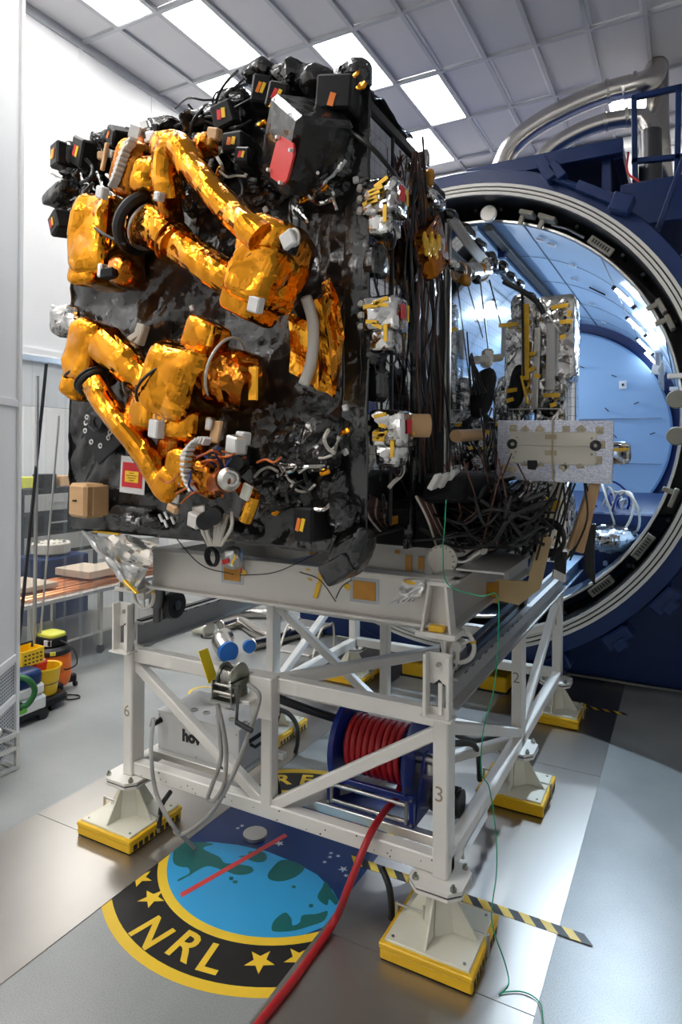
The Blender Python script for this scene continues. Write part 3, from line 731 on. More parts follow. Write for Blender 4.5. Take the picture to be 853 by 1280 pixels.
# legs: angled foot brackets with bronze pads, wheels and handwheels
for x, sx in ((XL+.08, -1), (XR, 1)):
    b = MB(); y = 3.42
    b.box((x, y, 1.90), (.13, .014, .27))
    for s2 in (-1, 1): b.beam((x+s2*.045, y-.03, 2.035), (x+s2*.082, y-.05, 1.76), .016, .09, up=(0, 1, 0), ch=.003)
    b.box((x, y-.02, 1.755), (.23, .17, .03), ch=.004).box((x, y+.02, 2.03), (.16, .2, .02))
    b.build('foot_bracket', G, dl)
    MB().box((x, y-.06, 1.787), (.09, .06, .035), ch=.01).build('bronze_pad', 'kapton_bright', dl)
    y = 3.56; x += .06 if sx < 0 else 0
    MB().cyl((x, y, 1.745), (x, y, 1.60), .06 if sx < 0 else .045, 16).cyl((x, y, 1.62), (x, y, 1.49), .03, 12).box((x, y+.1, 1.55), (.09, .2, .1), ch=.01).build('jack', 'steel_dark' if sx < 0 else 'steel', dl, 1)
    hc = at(573, 807, 3.53) if sx > 0 else at(180, 744, 3.40); hR = .092
    hw = MB().torus(hc, Y, hR, .013, 32, 8)
    for a in range(3): d = V((math.cos(.5+a*2.094), 0, math.sin(.5+a*2.094))); hw.beam(hc, hc+d*hR, .022, .014)
    hw.cyl(hc-Y*.03, hc+Y*.06, .03, 14)
    hw.build('handwheel', G, dl, 1)
    MB().torus(hc+V((hR*math.cos(.35), 0, hR*math.sin(.35))), V((-math.sin(.35), 0, math.cos(.35))), .012, .007, 10, 6).build('yellow_band', 'kapton_bright', dl)
    w = MB().lathe((x+.07 if sx < 0 else x-.03, y+.10, 1.60), X, [(0, -.03), (.05, -.035), (.095, -.03), (.105, 0), (.095, .03), (.05, .035), (0, .03)], 26)
    w.build('wheel', 'rubber', dl, 1)
    MB().cyl((x+.03 if sx < 0 else x-.07, y+.10, 1.60), (x+.11 if sx < 0 else x+.01, y+.10, 1.60), .035, 14).build('hub', 'steel_dark', dl)
for x in (XL+.05, XR): MB().lathe((x, 5.4, 1.58), X, [(0, -.03), (.09, -.03), (.1, 0), (.09, .03), (0, .03)], 24).build('wheel', 'rubber', dl, 1)
MB().beam((-1.19, 3.5, 1.55), (-1.19, 5.4, 1.57), .05, .05).build('drive_bar', 'black_metal', dl)
# kapton heater squares and tapes on the beams
def patch(px, py, w, h, y=3.41, name='heater_patch', mat='kapton', par=None, rot=0, th=.003):
    p = at(px, py, y); m = mpp(p)
    return MB().box(p-Y*th, (w*m, th, h*m), (0, rot, 0)).build(name, mat, par or cb1)
for px, py, w, h in ((456, 738, 31, 23), (291, 717, 25, 17)):
    patch(px, py, w+9, h+8, mat='film', name='backing_film'); patch(px, py, w, h, th=.006)
for px, py, w, h, rt_ in ((401, 722, 5, 14, 0), (397, 738, 6, 20, .3), (435, 733, 8, 7, .6), (302, 710, 3, 12, 0), (306, 716, 6, 7, .5), (388, 724, 6, 2, .2), (386, 712, 6, 2, 0)):
    patch(px, py, w, h, name='tape_strip', mat='kapton_bright' if w > 4 else 'red', rot=rt_, th=.005)
for px, py, w, h in ((397, 694, 22, 16), (511, 704, 8, 20), (527, 704, 8, 16), (560, 697, 6, 9), (497, 690, 6, 4)):
    patch(px, py, w, h, y=4.735, par=cb2)
for a, b, c in (((375, 715), (400, 725), (420, 752)), ((420, 748), (428, 733), (440, 725)), ((210, 660), (250, 705), (292, 718)), ((300, 719), (345, 715), (400, 690))):
    MB().tube(smooth_path([at(*a, 3.38), at(*b, 3.37), at(*c, 3.38)]), .0035, 6).build('sensor_wire', 'cable_black', dl, 1)
# vacuum flange with pipe
p = at(553, 700, 3.75)
fl_ = MB().lathe(p, V((.2, -1, .05)), [(0, .02), (.085, .02), (.092, .014), (.092, -.014), (0, -.014)], 32).build('blank_flange', 'panel_white', dl, 1)
hb = MB()
for i in range(16): a = i*math.pi/8; hb.cyl(p+V((.08*math.cos(a), -.014, .08*math.sin(a))), p+V((.08*math.cos(a), -.03, .08*math.sin(a))), .005, 6)
hb.build('flange_bolts', 'zinc', fl_)
MB().tube([p+Y*.02, at(575, 703, 3.85), at(585, 700, 3.9), at(608, 683, 3.95)], .032, 16).build('flange_pipe', 'steel', dl, 1)
MB().tube([at(603, 686, 3.9), at(628, 678, 4.2)], .036, 16).build('pipe_end', 'steel', dl, 1)
MB().box(at(620, 703, 4.0), (.28, .7, .012), (0, 0, 0)).build('top_plate', 'rail_grey', dl)
# tan arm plates at the right side
q = lambda x, y, yy=4.35: at(x, y, yy)
o_ = q(621, 724); m = mpp(o_)
MB().prism([((x-621)*m*1.1, (724-y)*m) for x, y in ((621, 749), (647, 752), (670, 730), (682, 667), (670, 665), (657, 722), (621, 724))], o_, X, Z, .025).build('arm_plate', 'plywood', dl)
MB().prism([((x-592)*m*1.1, (728-y)*m) for x, y in ((592, 756), (621, 749), (621, 724), (592, 728))], q(592, 728, 4.3), X, Z, .02).build('arm_plate', 'kapton', dl)
MB().beam(q(700, 612, 4.6), q(668, 722, 4.45), .03, .11).build('support_strut', 'panel_white', dl)
for px, py in ((690, 630), (676, 672)): MB().box(q(px, py, 4.48), (.09, .06, .07), (0, .28, 0)).build('kapton_wrap', 'kapton_bright', dl)
MB().beam(q(742, 610, 5.2), q(716, 688, 5.1), .05, .09).build('support_strut', 'tan', dl)
# foil wad, tape and clips resting on the front beam
wd_ = thing('foil_wad', at(512, 735, 3.36), 'crumpled white foil wad with gold tape stuck to the front beam', 'foil')
o_ = at(488, 757, 3.36); MB().sheet(o_, at(519, 752, 3.34)-o_, at(503, 729, 3.36)-o_, 9, 12, .03, 9, 5, .004, .03).sheet(at(500, 744, 3.35), at(527, 745, 3.34)-at(500, 744, 3.35), at(505, 727, 3.34)-at(500, 744, 3.35), 9, 9, .03, 9, 7, .004, .03).build('wad', 'silver_bag', wd_)
MB().blob(at(515, 727, 3.36), (V((.055, 0, 0)), V((0, .03, 0)), V((0, 0, .014))), .8, .3, seed=6).build('gold_tape', 'kapton_bright', wd_)
bg = thing('film_bundle', at(285, 698, 3.33), 'clear film bundle with red tag hanging in front of the dolly beam', 'bundle')
MB().blob(at(290, 697, 3.33), (V((.06, 0, 0)), V((0, .05, 0)), V((0, 0, .065))), .8, .3, seed=8).build('bundle', 'silver_bag', bg)
MB().box(at(282, 702, 3.27), (.05, .006, .03), (0, -.3, 0)).build('red_tag', 'tag_red', bg); MB().box(at(292, 700, 3.27), (.012, .006, .07), (0, .5, 0)).build('yellow_tag', 'tag_yellow', bg)
cc_ = thing('cable_hank', at(264, 696, 3.28), 'coiled hank of black cable hanging below the lower robot arm', 'cable')
for i in range(6): MB().torus(at(264, 696, 3.28)+V((.004*i, -.012*i+.03, random.uniform(-.01, .01))), V((.25, 1, random.uniform(-.1, .1))), .052+.003*(i % 3), .006, 26, 6).build('turn', 'cable_black', cc_, 1)
MB().tube(smooth_path([at(262, 682, 3.27), at(250, 670, 3.2), at(235, 655, 3.1)]), .008, 8).build('tail', 'cable_black', cc_, 1)

# ------------------------------------------------------------------ hose reel, hose
hr = thing('hose_reel', (-1.85, 3.95, .43), 'blue hose reel wound with red air hose inside the stand', 'hose reel')
rc = V((-1.78, 3.98, .76))
for x, t in ((-.27, -1), (.22, 1)):
    MB().lathe(rc+X*x, X, [(.04, -.006), (.20, -.006), (.225, .0), (.275, .004), (.285, .018*t), (.275, .014), (.20, .008), (.04, .008)], 48).build('flange', 'blue_reel', hr, 1)
MB().cyl(rc-X*.27, rc+X*.22, .12, 28).build('drum', 'blue_reel', hr, 1)
MB().cyl(rc-X*.34, rc-X*.27, .028, 14).cyl(rc+X*.22, rc+X*.34, .035, 14).tube([rc+X*.27, rc+X*.31, rc+X*.31-Z*.09], .03, 12).build('swivel', 'steel', hr, 1)
hp = []
for i in range(9*18+1):
    a = i/18*2*math.pi; u = i/(9*18); hp.append(rc+V((-.23+.40*u, .17*math.cos(a), .17*math.sin(a))))
MB().tube(hp, .021, 10).build('wound_hose', 'red_hose', hr, 1)
fr_ = MB()
x0, x1, yb = rc.x-.30, rc.x+.28, rc.y-.22
for z in (.44, .60): fr_.box(((x0+x1)/2, yb, z), (x1-x0, .03, .035), ch=.004)
for x in (x0, x1): fr_.box((x, yb, .52), (.03, .04, .20), ch=.004)
fr_.box(((x0+x1)/2, rc.y, .405), (x1-x0, .5, .025), ch=.004)
fr_.prism([(-.2, 0), (.2, 0), (.04, .38), (-.04, .38)], (x1-.0, rc.y, .42), Y, Z, .012)
fr_.prism([(-.2, 0), (.2, 0), (.04, .38), (-.04, .38)], (x0, rc.y, .42), Y, Z, .012)
fr_.build('frame', 'blue_reel', hr)
rl = MB()
for z in (.47, .57): rl.cyl((x0+.03, yb-.03, z), (x1-.03, yb-.03, z), .012, 12)
for x in (x0+.03, x1-.03): rl.cyl((x, yb-.03, .455), (x, yb-.03, .585), .012, 12)
rl.build('hose_guide', 'steel', hr, 1)
for x in (x0, x1):
    for z in (.45, .60): MB().cyl((x, yb-.02, z), (x, yb-.028, z), .01, 6).build('bolt', 'zinc', hr)
MB().tube([(rc.x+.33, rc.y+.02, .52), (rc.x+.52, rc.y+.02, .52)], .085, 20).build('motor', 'black_metal', hr, 1)
mf = MB()
for i in range(8): mf.cyl((rc.x+.35+i*.02, rc.y+.02, .52), (rc.x+.357+i*.02, rc.y+.02, .52), .093, 20)
mf.build('cooling_fins', 'black_metal', hr)
hp = smooth_path([rc+V((.13, -.02, -.17)), V((rc.x+.14, yb+.05, .53)), V((rc.x+.13, yb-.06, .525)), atz(462, 1045, .53), atz(437, 1106, .32), atz(420, 1148, .07), atz(396, 1185, .022), atz(362, 1232, .022), atz(322, 1282, .022), atz(285, 1335, .022)], 8)
MB().tube(hp, .021, 12).build('loose_hose', 'red_hose', hr, 1)

# ------------------------------------------------------------------ controller box
bx = thing('controller_box', (-3.15, 3.9, .5), 'white steel controller box with sockets on rails inside the stand', 'cabinet')
bc = V((-3.16, 3.92, .625)); 
MB().box(bc, (.76, .44, .29), ch=.006).build('case', 'paper', bx)
MB().box(bc+Z*.149, (.77, .45, .012), ch=.003).build('lid', 'paper', bx)
MB().box(bc+V((-.05, .12, .17)), (.30, .14, .04), ch=.008).build('raised_hatch', 'paper', bx)
for i in range(6):
    s_ = MB().lathe(bc+V((-.25+i*.12, -.10+.0*i, .156)), Z, [(.03, 0), (.03, .008), (.022, .008), (.022, .001), (0, .001)], 18).build('socket', 'steel', bx, 1)
for x, zz in ((-.345, .085), (.29, -.07)):
    MB().tube([bc+V((x, -.22, zz)), bc+V((x-.02 if x < 0 else x, -.30, zz-.02))], [.022, .016], 12).build('cable_gland', 'black_metal', bx, 1)
MB().tube([bc+V((.38, -.08, .0)), bc+V((.42, -.08, -.01)), bc+V((.42, .06, -.01)), bc+V((.38, .06, .0))], .012, 8).build('handle', 'rubber', bx, 1)
MB().box(bc+V((.382, -.01, .03)), (.008, .18, .03)).build('handle_plate', 'black_metal', bx)
for i in range(3):
    for z in (-.12, .12): MB().cyl(bc+V((-.36+i*.36, -.221, z)), bc+V((-.36+i*.36, -.224, z)), .006, 6).build('screw', 'zinc', bx)
text_mb('hov', .115, bc+V((-.05, -.221, .01)), X, Z, .0012, bold=.06).build('lettering', 'print_dark', bx)
text_mb('hov', .06, bc+V((.10, .05, .156)), X, Y, .0012, bold=.01).build('lettering', 'print_dark', bx)
for x in (-.36, .36): MB().box(bc+V((x, -.17, -.165)), (.03, .05, .05)).build('foot', 'rail_grey', bx)
MB().box(bc+V((.0, .0, -.152)), (.84, .40, .012)).build('tray', 'silverpart', bx)
# grey conduits
def cable(pts, r, mat, lab, name='cable', cat='cable', grp=None, n=8):
    P = smooth_path(pts, n); c = P[0].copy(); mb = MB().tube(P, r, 10)
    mb.v = [v-c for v in mb.v]; o = mb.build(name, mat, None, 1, label=lab, cat=cat, group=grp); o.location = c; return o
cable([bc+V((-.365, -.30, .065)), at(192, 900, 3.55), at(189, 940, 3.36), at(195, 990, 3.33), at(215, 1030, 3.32), atz(243, 1060, .02)], .014, 'cable_grey', 'grey conduit curving from the left socket of the white box to the floor')
cable([at(272, 880, 3.28), at(275, 920, 3.28), at(276, 950, 3.30), at(264, 985, 3.32), at(260, 998, 3.33), at(268, 1000, 3.33), at(280, 980, 3.31), at(283, 940, 3.3), at(278, 905, 3.27), at(272, 880, 3.26)], .014, 'cable_grey', 'grey conduit hanging in a narrow loop below the hand winch')
cable([at(310, 855, 3.3), at(324, 868, 3.3), at(321, 888, 3.3), at(308, 925, 3.31), at(290, 972, 3.32), at(265, 1015, 3.34), at(235, 1040, 3.36), at(222, 1042, 3.38), at(218, 1037, 3.4)], .014, 'cable_grey', 'grey conduit sweeping from the winch bracket down across the white brace')
cable([at(345, 872, 3.9), at(380, 885, 3.95), at(420, 898, 4.05), at(445, 905, 4.1)], .03, 'cable_black', 'thick black cable running behind the front frame towards the reel')
cable([at(343, 885, 4.3), at(362, 893, 4.6), at(372, 910, 4.9), at(372, 930, 5.0), at(368, 945, 5.05)], .02, 'cable_black', 'short black hose bending down onto the far left pedestal')
cable([at(348, 890, 3.6), at(340, 930, 3.62), at(343, 965, 3.7), at(349, 990, 3.75), at(344, 1000, 3.7), at(355, 1025, 3.6), at(390, 1018, 3.7)], .018, 'cable_black', 'dark blue black hose hanging behind the middle front post')
cable([at(213, 990, 3.50), at(203, 1005, 3.5), at(200, 1020, 3.48), at(199, 1035, 3.46)], .017, 'cable_black', 'black hose dropping onto the front left pedestal')
cable([at(478, 1085, 3.55), at(487, 1110, 3.5), at(490, 1140, 3.5), at(489, 1148, 3.5)], .019, 'cable_black', 'black hose dropping onto the front right pedestal')
cable([at(560, 930, 4.2), at(590, 930, 4.7), at(598, 945, 5.0), at(600, 975, 5.1)], .022, 'cable_black', 'black hose bending down onto the middle right pedestal')
cable([at(556, 912, 4.0), at(590, 925, 4.9), at(620, 922, 5.2), at(642, 920, 5.25)], .02, 'cable_black', 'black cable running rearward inside the right frame')
# green wire
cable([at(558, 625, 3.3), at(556, 660, 3.3), at(554, 690, 3.3), at(560, 730, 3.28), at(600, 745, 3.28), at(622, 745, 3.3), at(623, 800, 3.35), at(618, 860, 3.4), at(605, 910, 3.45), at(602, 965, 3.45), at(612, 985, 3.5), at(620, 1040, 3.5), at(621, 1090, 3.5), at(615, 1150, 3.4), atz(632, 1205, .08), atz(636, 1230, .012), atz(624, 1243, .012), atz(632, 1240, .012), atz(655, 1240, .012), atz(675, 1253, .012), atz(680, 1280, .012), atz(682, 1310, .012)], .0032, 'greenwire', 'thin green wire hanging beside the right front post to the floor', n=6)
# ------------------------------------------------------------------ hand winch with yellow flag
wn = thing('hand_winch', (-2.58, 3.33, 1.19), 'zinc plated hand winch with crank on the front frame', 'winch')
wc = V((-2.57, 3.34, 1.30))
MB().lathe(wc, X, [(.03, -.06), (.085, -.062), (.085, -.055), (.045, -.05), (.045, .035), (.085, .04), (.085, .046), (.03, .05)], 30).build('spool', 'zinc', wn, 1)
MB().tube([wc+V((-.045+.08*i/72, .058*math.cos(i*.7), .058*math.sin(i*.7))) for i in range(73)], .008, 6).build('wound_cable', 'steel', wn, 1)
gp = []
for i in range(72): gp.append(((.092 if i % 2 else .100)*math.cos(i*math.pi/36), (.092 if i % 2 else .100)*math.sin(i*math.pi/36)))
MB().prism(gp, wc+X*.055, Y, Z, .01).build('gear', 'zinc', wn)
for x in (-.075, .075): MB().box(wc+V((x, -.02, -.07)), (.008, .17, .13), ch=.003).build('side_plate', 'zinc', wn)
MB().box(wc+V((0, -.02, -.125)), (.17, .17, .01)).build('base_plate', 'zinc', wn)
for y, z in ((-.08, -.03), (-.09, -.075), (.03, -.08)): MB().cyl(wc+V((-.085, y, z)), wc+V((.09, y, z)), .009, 10).build('tie_rod', 'steel', wn, 1)
MB().beam(wc+V((.10, -.06, -.02)), wc+V((.10, -.08, -.24)), .012, .024).build('crank_arm', 'steel_dark', wn)
MB().cyl(wc+V((.10, -.08, -.24)), wc+V((.22, -.08, -.27)), .016, 12).build('crank_grip', 'rubber', wn, 1)
MB().beam(wc+V((-.09, -.06, -.15)), wc+V((-.085, -.06, -.02)), .012, .03).build('flag_stem', 'flag_yellow', wn)
MB().beam(wc+V((-.10, -.06, -.03)), wc+V((-.185, -.06, .16)), .09, .006, up=(.9, 0, .4)).build('yellow_flag', 'flag_yellow', wn)

# ------------------------------------------------------------------ spacecraft
SX0, SX1, SZ0, SZ1 = -3.87, -1.57, 2.2, 4.74
sp = thing('spacecraft', (-2.7, 3.9, 2.2), 'large satellite wrapped in crinkled black film with mirrored side panels, on the dolly', 'satellite')
MB().box(((SX0+SX1)/2, 3.52, (SZ0+SZ1)/2), (SX1-SX0-.06, .66, SZ1-SZ0-.08), ch=.02).build('bus_body', 'black_soft', sp)
MB().box((-2.6, 5.45, 3.48), (2.0, 2.9, 1.8), ch=.02).build('bus_rear', 'black_soft', sp)
MB().sheet((SX0-.01, FY, SZ0-.02), (2.30, 0, 0), (0, 0, SZ1-SZ0+.02), 120, 130, .034, 2.4, 3).build('front_blanket', 'black', sp, 'all')
MB().sheet((SX1-.10, FY-.02, SZ0), (.16, 0, 0), (0, 0, SZ1-SZ0), 10, 110, .022, 3, 9).build('corner_blanket', 'black', sp, 'all')
MB().sheet((SX1+.01, FY-.02, SZ0), (0, .10, 0), (0, 0, SZ1-SZ0), 6, 100, .012, 4, 12).build('corner_blanket', 'black', sp, 'all')
MB().sheet((SX0, FY, SZ1+.01), (2.3, 0, 0), (0, .75, 0), 90, 26, .05, 4, 4).build('top_blanket', 'black', sp, 'all')
MB().sheet((SX0, 3.9, SZ0), (0, -.75, 0), (0, 0, SZ1-SZ0), 24, 80, .03, 3, 7).build('left_blanket', 'black', sp, 'all')
for i in range(15):        # lumps of film along the top edge and down the right edge
    x = SX0+.1+i*.147; MB().blob((x, FY+.05+random.uniform(0, .2), SZ1+.0), (V((.11, 0, .02)), V((0, .12, 0)), V((0, 0, random.uniform(.04, .09)))), .85, .4, 30, 16, 10, seed=i+20).build('film_fold', 'black_crumple', sp)
# mirrored radiators on the right side
m1 = MB().box((SX1-.005, 3.55, 3.46), (.02, .62, 2.36)).build('mirror_panel', 'mirror', sp)
m2 = MB().box((SX1-.005, 5.72, 3.49), (.02, 2.5, 1.86)).build('mirror_panel', 'mirror', sp)
for y, z, h, w in ((3.60, 2.72, .11, .14), (3.60, 2.33, .05, .1)): MB().box((SX1+.008, y, z), (.006, w, h)).build('kapton_patch', 'kapton', m1)
MB().box((SX1, 3.55, 3.46), (.03, .012, 2.3)).build('panel_stringer', 'black_metal', m1)
MB().sheet((SX1-.06, FY, SZ1-.06), (0, .78, 0), (0, 0, .10), 34, 6, .03, 6, 14, .02).build('edge_wrap', 'black', sp, 'all')
MB().beam((SX1, FY+.05, SZ1-.10), (SX1, 3.88, SZ1-.10), .05, .06).build('edge_rail', 'black_metal', sp)
MB().sheet((SX1-.01, 3.86, 2.12), (0, .64, 0), (0, 0, 2.5), 22, 90, .035, 3.4, 15, .03).build('column_blanket', 'black', sp, 'all')
MB().box((SX1-.03, 4.17, 3.4), (.08, .62, 2.4)).build('column_frame', 'black_soft', sp)
for i in range(9): MB().blob((SX1-.01, 3.90+.03*(i % 2), 2.3+i*.28), (V((.04, 0, 0)), V((0, .05, 0)), V((0, 0, .16))), .8, .2, seed=i+50).build('column_fold', 'black', sp, 1)
MB().beam((SX1+.02, 4.53, 2.5), (SX1+.02, 4.53, 4.45), .04, .03).build('column_pole', 'steel', sp)
MB().beam((SX1, 4.5, 4.44), (SX1, 7.0, 4.44), .05, .07).build('top_harness_rail', 'black_metal', sp)
for i in range(7): MB().blob((SX1+.02, 4.6+i*.36, 4.46), (V((.05, 0, 0)), V((0, .13, 0)), V((0, 0, .05))), .8, .4, seed=i+70).build('harness_lump', 'black', sp, 1)
for i in range(6): MB().blob((SX1+.06, 3.93+.1*(i % 3), 4.62-i*.09), (V((.03, 0, 0)), V((0, .035, 0)), V((0, 0, .06))), .7, .4, seed=i+90).build('gold_clip', 'kapton' if i % 2 else 'silver', sp, 1)
# wiring that hangs down the side
def rnd_cable(px0, py0, px1, py1, X0, r, mat, sag=.05, n=5):
    P = []
    for i in range(n):
        u = i/(n-1); p = atx(px0+(px1-px0)*u+random.uniform(-9, 9)*(0 < i < n-1), py0+(py1-py0)*u, X0+random.uniform(-.02, .05)); P.append(p)
    return smooth_path(P, 5)
for i in range(20):
    a = random.uniform(510, 548); MB().tube(rnd_cable(a, random.uniform(170, 330), a+random.uniform(0, 22), random.uniform(480, 690), SX1+.09, 0, 0), random.choice((.004, .006, .008)), 6).build('hanging_cable', random.choice(('cable_brown', 'cable_black', 'cable_black', 'cable_black')), sp, 1)
for i in range(10):
    MB().tube(rnd_cable(516+i*1.2, 190, 508+i*5, 300, SX1+.06, 0, 0), .004, 6).build('hanging_cable', 'cable_brown', sp, 1)
for i in range(12):
    P = [atx(520+i*2, 620+i, SX1+.16), atx(535+i*2, 650+i*1.5, SX1+.2), atx(548+i*3, 690, SX1+.15)]
    MB().tube(smooth_path(P, 5), .007, 6).build('hanging_cable', 'cable_brown' if i % 5 else 'cable_white', sp, 1)
for i in range(5):
    P = [atx(560+3*i, 275, SX1+.08), atx(585+3*i, 310, SX1+.10), atx(606+4*i, 335, SX1+.10)]
    MB().tube(smooth_path(P, 6), .012, 8).build('cable_run', 'cable_grey', sp, 1)
for a, b in (((600, 345), (620, 520)), ((584, 415), (592, 520)), ((612, 350), (630, 420))):
    MB().tube([atx(*a, SX1+.1), atx(*b, SX1+.1)], .006, 6).build('hanging_cable', 'cable_black', sp, 1)
# black slack cable across the top right corner
MB().tube(smooth_path([S(428, 163, .15), S(440, 166, .18), atx(470, 190, SX1+.16), atx(500, 228, SX1+.18), atx(507, 250, SX1+.15)], 8), .012, 8).build('slack_cable', 'cable_black', sp, 1)
MB().box(S(428, 162, .17), (.07, .03, .025), (0, .25, 0), .006).build('cable_connector', 'silverpart', sp)
# foil-wrapped star trackers on the right side
def side_box(px, py, hgt=.19, cyl=False):
    p = atx(px, py, SX1+.14)
    b = MB().blob(p, (V((.10, 0, 0)), V((0, .10, 0)), V((0, 0, hgt/2))), .28, .06, 26, 16, 9, seed=px).build('side_sensor', 'silver', sp)
    MB().blob(p-Z*(hgt*.5+.045), (V((.07, 0, 0)), V((0, .08, 0)), V((0, 0, .06))), .35, .12, seed=px+1).build('sensor_foot', 'silver', b)
    MB().box(p+V((.112, -.02, .01)), (.006, .055, .075)).build('red_tag', 'tag_red', b)
    MB().box(p+V((.112, .045, .01)), (.006, .018, .085)).build('yellow_tag', 'tag_yellow', b)
    for i in range(5):
        MB().box(p+V((random.uniform(-.04, .03), -.104, random.uniform(-.07, .08))), (random.uniform(.04, .09), .006, .02), (0, random.uniform(-.5, .5), 0)).build('gold_tape', 'kapton_bright', b)
    MB().box(p+V((.05, -.107, -.11)), (.02, .006, .09)).build('gold_tape', 'kapton_bright', b)
    for i in range(3): MB().cyl(p+V((-.12, -.06, -.06+.06*i)), p+V((-.10, -.09, -.06+.06*i)), .016, 10).build('terminal', 'cable_white', b)
    MB().torus(p+V((.03, .0, -.2)), V((.6, .8, .2)), .06, .005, 20, 6).build('cable_loop', 'cable_black', b, 1)
    return b, p
side_box(481, 251); side_box(482, 395)
b_, p_ = side_box(490, 536, .2)
MB().cyl(p_+V((.05, .06, .02)), p_+V((.16, .14, .02)), .065, 18).build('baffle', 'tan', b_, 1)
for px, py, w in ((470, 325, .08), (466, 440, .05), (472, 480, .05)):
    MB().blob(atx(px, py, SX1+.06), (V((.05, 0, 0)), V((0, w, 0)), V((0, 0, .09))), .6, .3, seed=px).build('black_connector_box', 'black', sp)
for px, py in ((470, 345), (476, 455), (480, 630), (470, 455)):
    MB().torus(atx(px, py, SX1+.07), V((1, .3, .1)), .055, .004, 22, 6).build('cable_loop', 'cable_black', sp, 1)
MB().tube(smooth_path([atx(505, 575, SX1+.1), atx(503, 592, SX1+.12), atx(492, 603, SX1+.12), atx(486, 610, SX1+.1)]), .012, 8).build('braided_lead', 'cable_white', sp, 1)
gb = MB().blob(atx(540, 310, SX1+.13), (V((.05, 0, 0)), V((0, .13, .10)), V((0, -.10, .13))), .3, .08, seed=31).build('gold_box', 'gold_dark', sp)
for i in range(7): MB().blob(atx(531+3*i, 300+(i*7) % 20, SX1+.2), (V((.012, 0, 0)), V((0, .02, 0)), V((0, 0, .05))), .8, .4, seed=i).build('gold_tape', 'kapton_bright', gb)
MB().blob(atx(545, 250, SX1+.12), (V((.04, 0, 0)), V((0, .15, 0)), V((0, 0, .05))), .7, .3, seed=33).build('silver_wrap', 'silver', sp)
# gimbal and hanging black bags in front of the second mirror
gm = MB().cyl(atx(578, 341, -1.4), atx(606, 338, -1.4), .065, 18)
gm = gm.build('gimbal', 'silverpart', sp, 1)
for px in (574, 590, 604): MB().torus(atx(px, 340, -1.4), V((.5, 1, 0)), .06, .014, 20, 6).build('gimbal_ring', 'steel' if px == 590 else 'tan', gm, 1)
for i in range(8): MB().blob(atx(568+7*i, 338+random.uniform(-16, 14), -1.36), (V((.03, 0, 0)), V((0, .05, 0)), V((0, 0, .035))), .7, .4, seed=i+110).build('gimbal_wrap', ('silver', 'black', 'kapton')[i % 3], gm)
hd = MB().box(atx(609, 448, -1.28), (.08, .1, .13), (0, .1, .4), .02).build('hanging_unit', 'whitepart', sp)
MB().cyl(atx(596, 450, -1.28), atx(625, 447, -1.28), .03, 12).build('cross_tube', 'silverpart', hd, 1)
for px, py, h in ((604, 492, .17), (648, 484, .19)): MB().blob(atx(px, py, -1.25), (V((.075, 0, 0)), V((0, .09, 0)), V((.03, 0, h))), .75, .12, seed=px).build('black_bag', 'black_soft', hd)
for i in range(5): MB().torus(atx(590+3*i, 468+2*i, -1.22), V((1, .2, .1*i)), .13-.012*i, .006, 26, 6).build('cable_loop', 'cable_black', hd, 1)
for i in range(10): MB().tube(smooth_path([atx(600+i*5, 510, -1.25), atx(598+i*5+random.uniform(-8, 8), 550, -1.22), atx(604+i*4, 600, -1.2)], 5), .006, 6).build('hanging_cable', 'cable_black', hd, 1)
MB().cyl(atx(570, 545, -1.3), atx(602, 543, -1.3), .04, 16).build('tan_cylinder', 'tan', sp, 1)
MB().blob(atx(588, 606, -1.3), (V((.14, 0, 0)), V((0, .62, 0)), V((0, 0, .09))), .35, .12, 26, 14, 6, 3).build('lower_tray', 'black_soft', sp)
MB().box((-1.65, 5.2, 2.28), (.5, 2.6, .3), ch=.01).build('lower_tray', 'black_soft', sp)
for i, (px, py) in enumerate(((545, 602), (556, 600), (566, 596))): MB().box(atx(px, py, -1.25), (.03, .2, .09), (0, .5, .2), .004).build('bundle_clamp', 'whitepart', sp)
# mass of loose wiring on the dolly under the payload
wm = MB()
for i in range(190):
    yy = random.uniform(3.75, 5.0); a = random.uniform(520, 640); b = random.uniform(610, 690)
    h0, h1 = random.uniform(612, 676), random.uniform(605, 678); P = [at(a+(b-a)*u+random.uniform(-10, 10), h0+(h1-h0)*u+random.uniform(-15, 15)+12*math.sin(3.1*u), yy+random.uniform(-.15, .15)) for u in (0, .25, .5, .75, 1)]
    wm.tube(smooth_path(P, 5), random.choice((.006, .009, .012)), 5)
wm.build('wiring_mass', 'cable_black', sp, 1, kind='stuff')
wm = MB()
for i in range(13):
    yy = random.uniform(3.7, 4.4); a = random.uniform(550, 650)
    P = [at(a, random.uniform(560, 600), yy), at(a+random.uniform(-25, 25), random.uniform(610, 640), yy+random.uniform(-.1, .1)), at(a+random.uniform(-40, 40), random.uniform(640, 690), yy)]
    wm.tube(smooth_path(P, 4), .005, 5)
wm.build('loose_wires', 'cable_brown', sp, 1, kind='stuff')
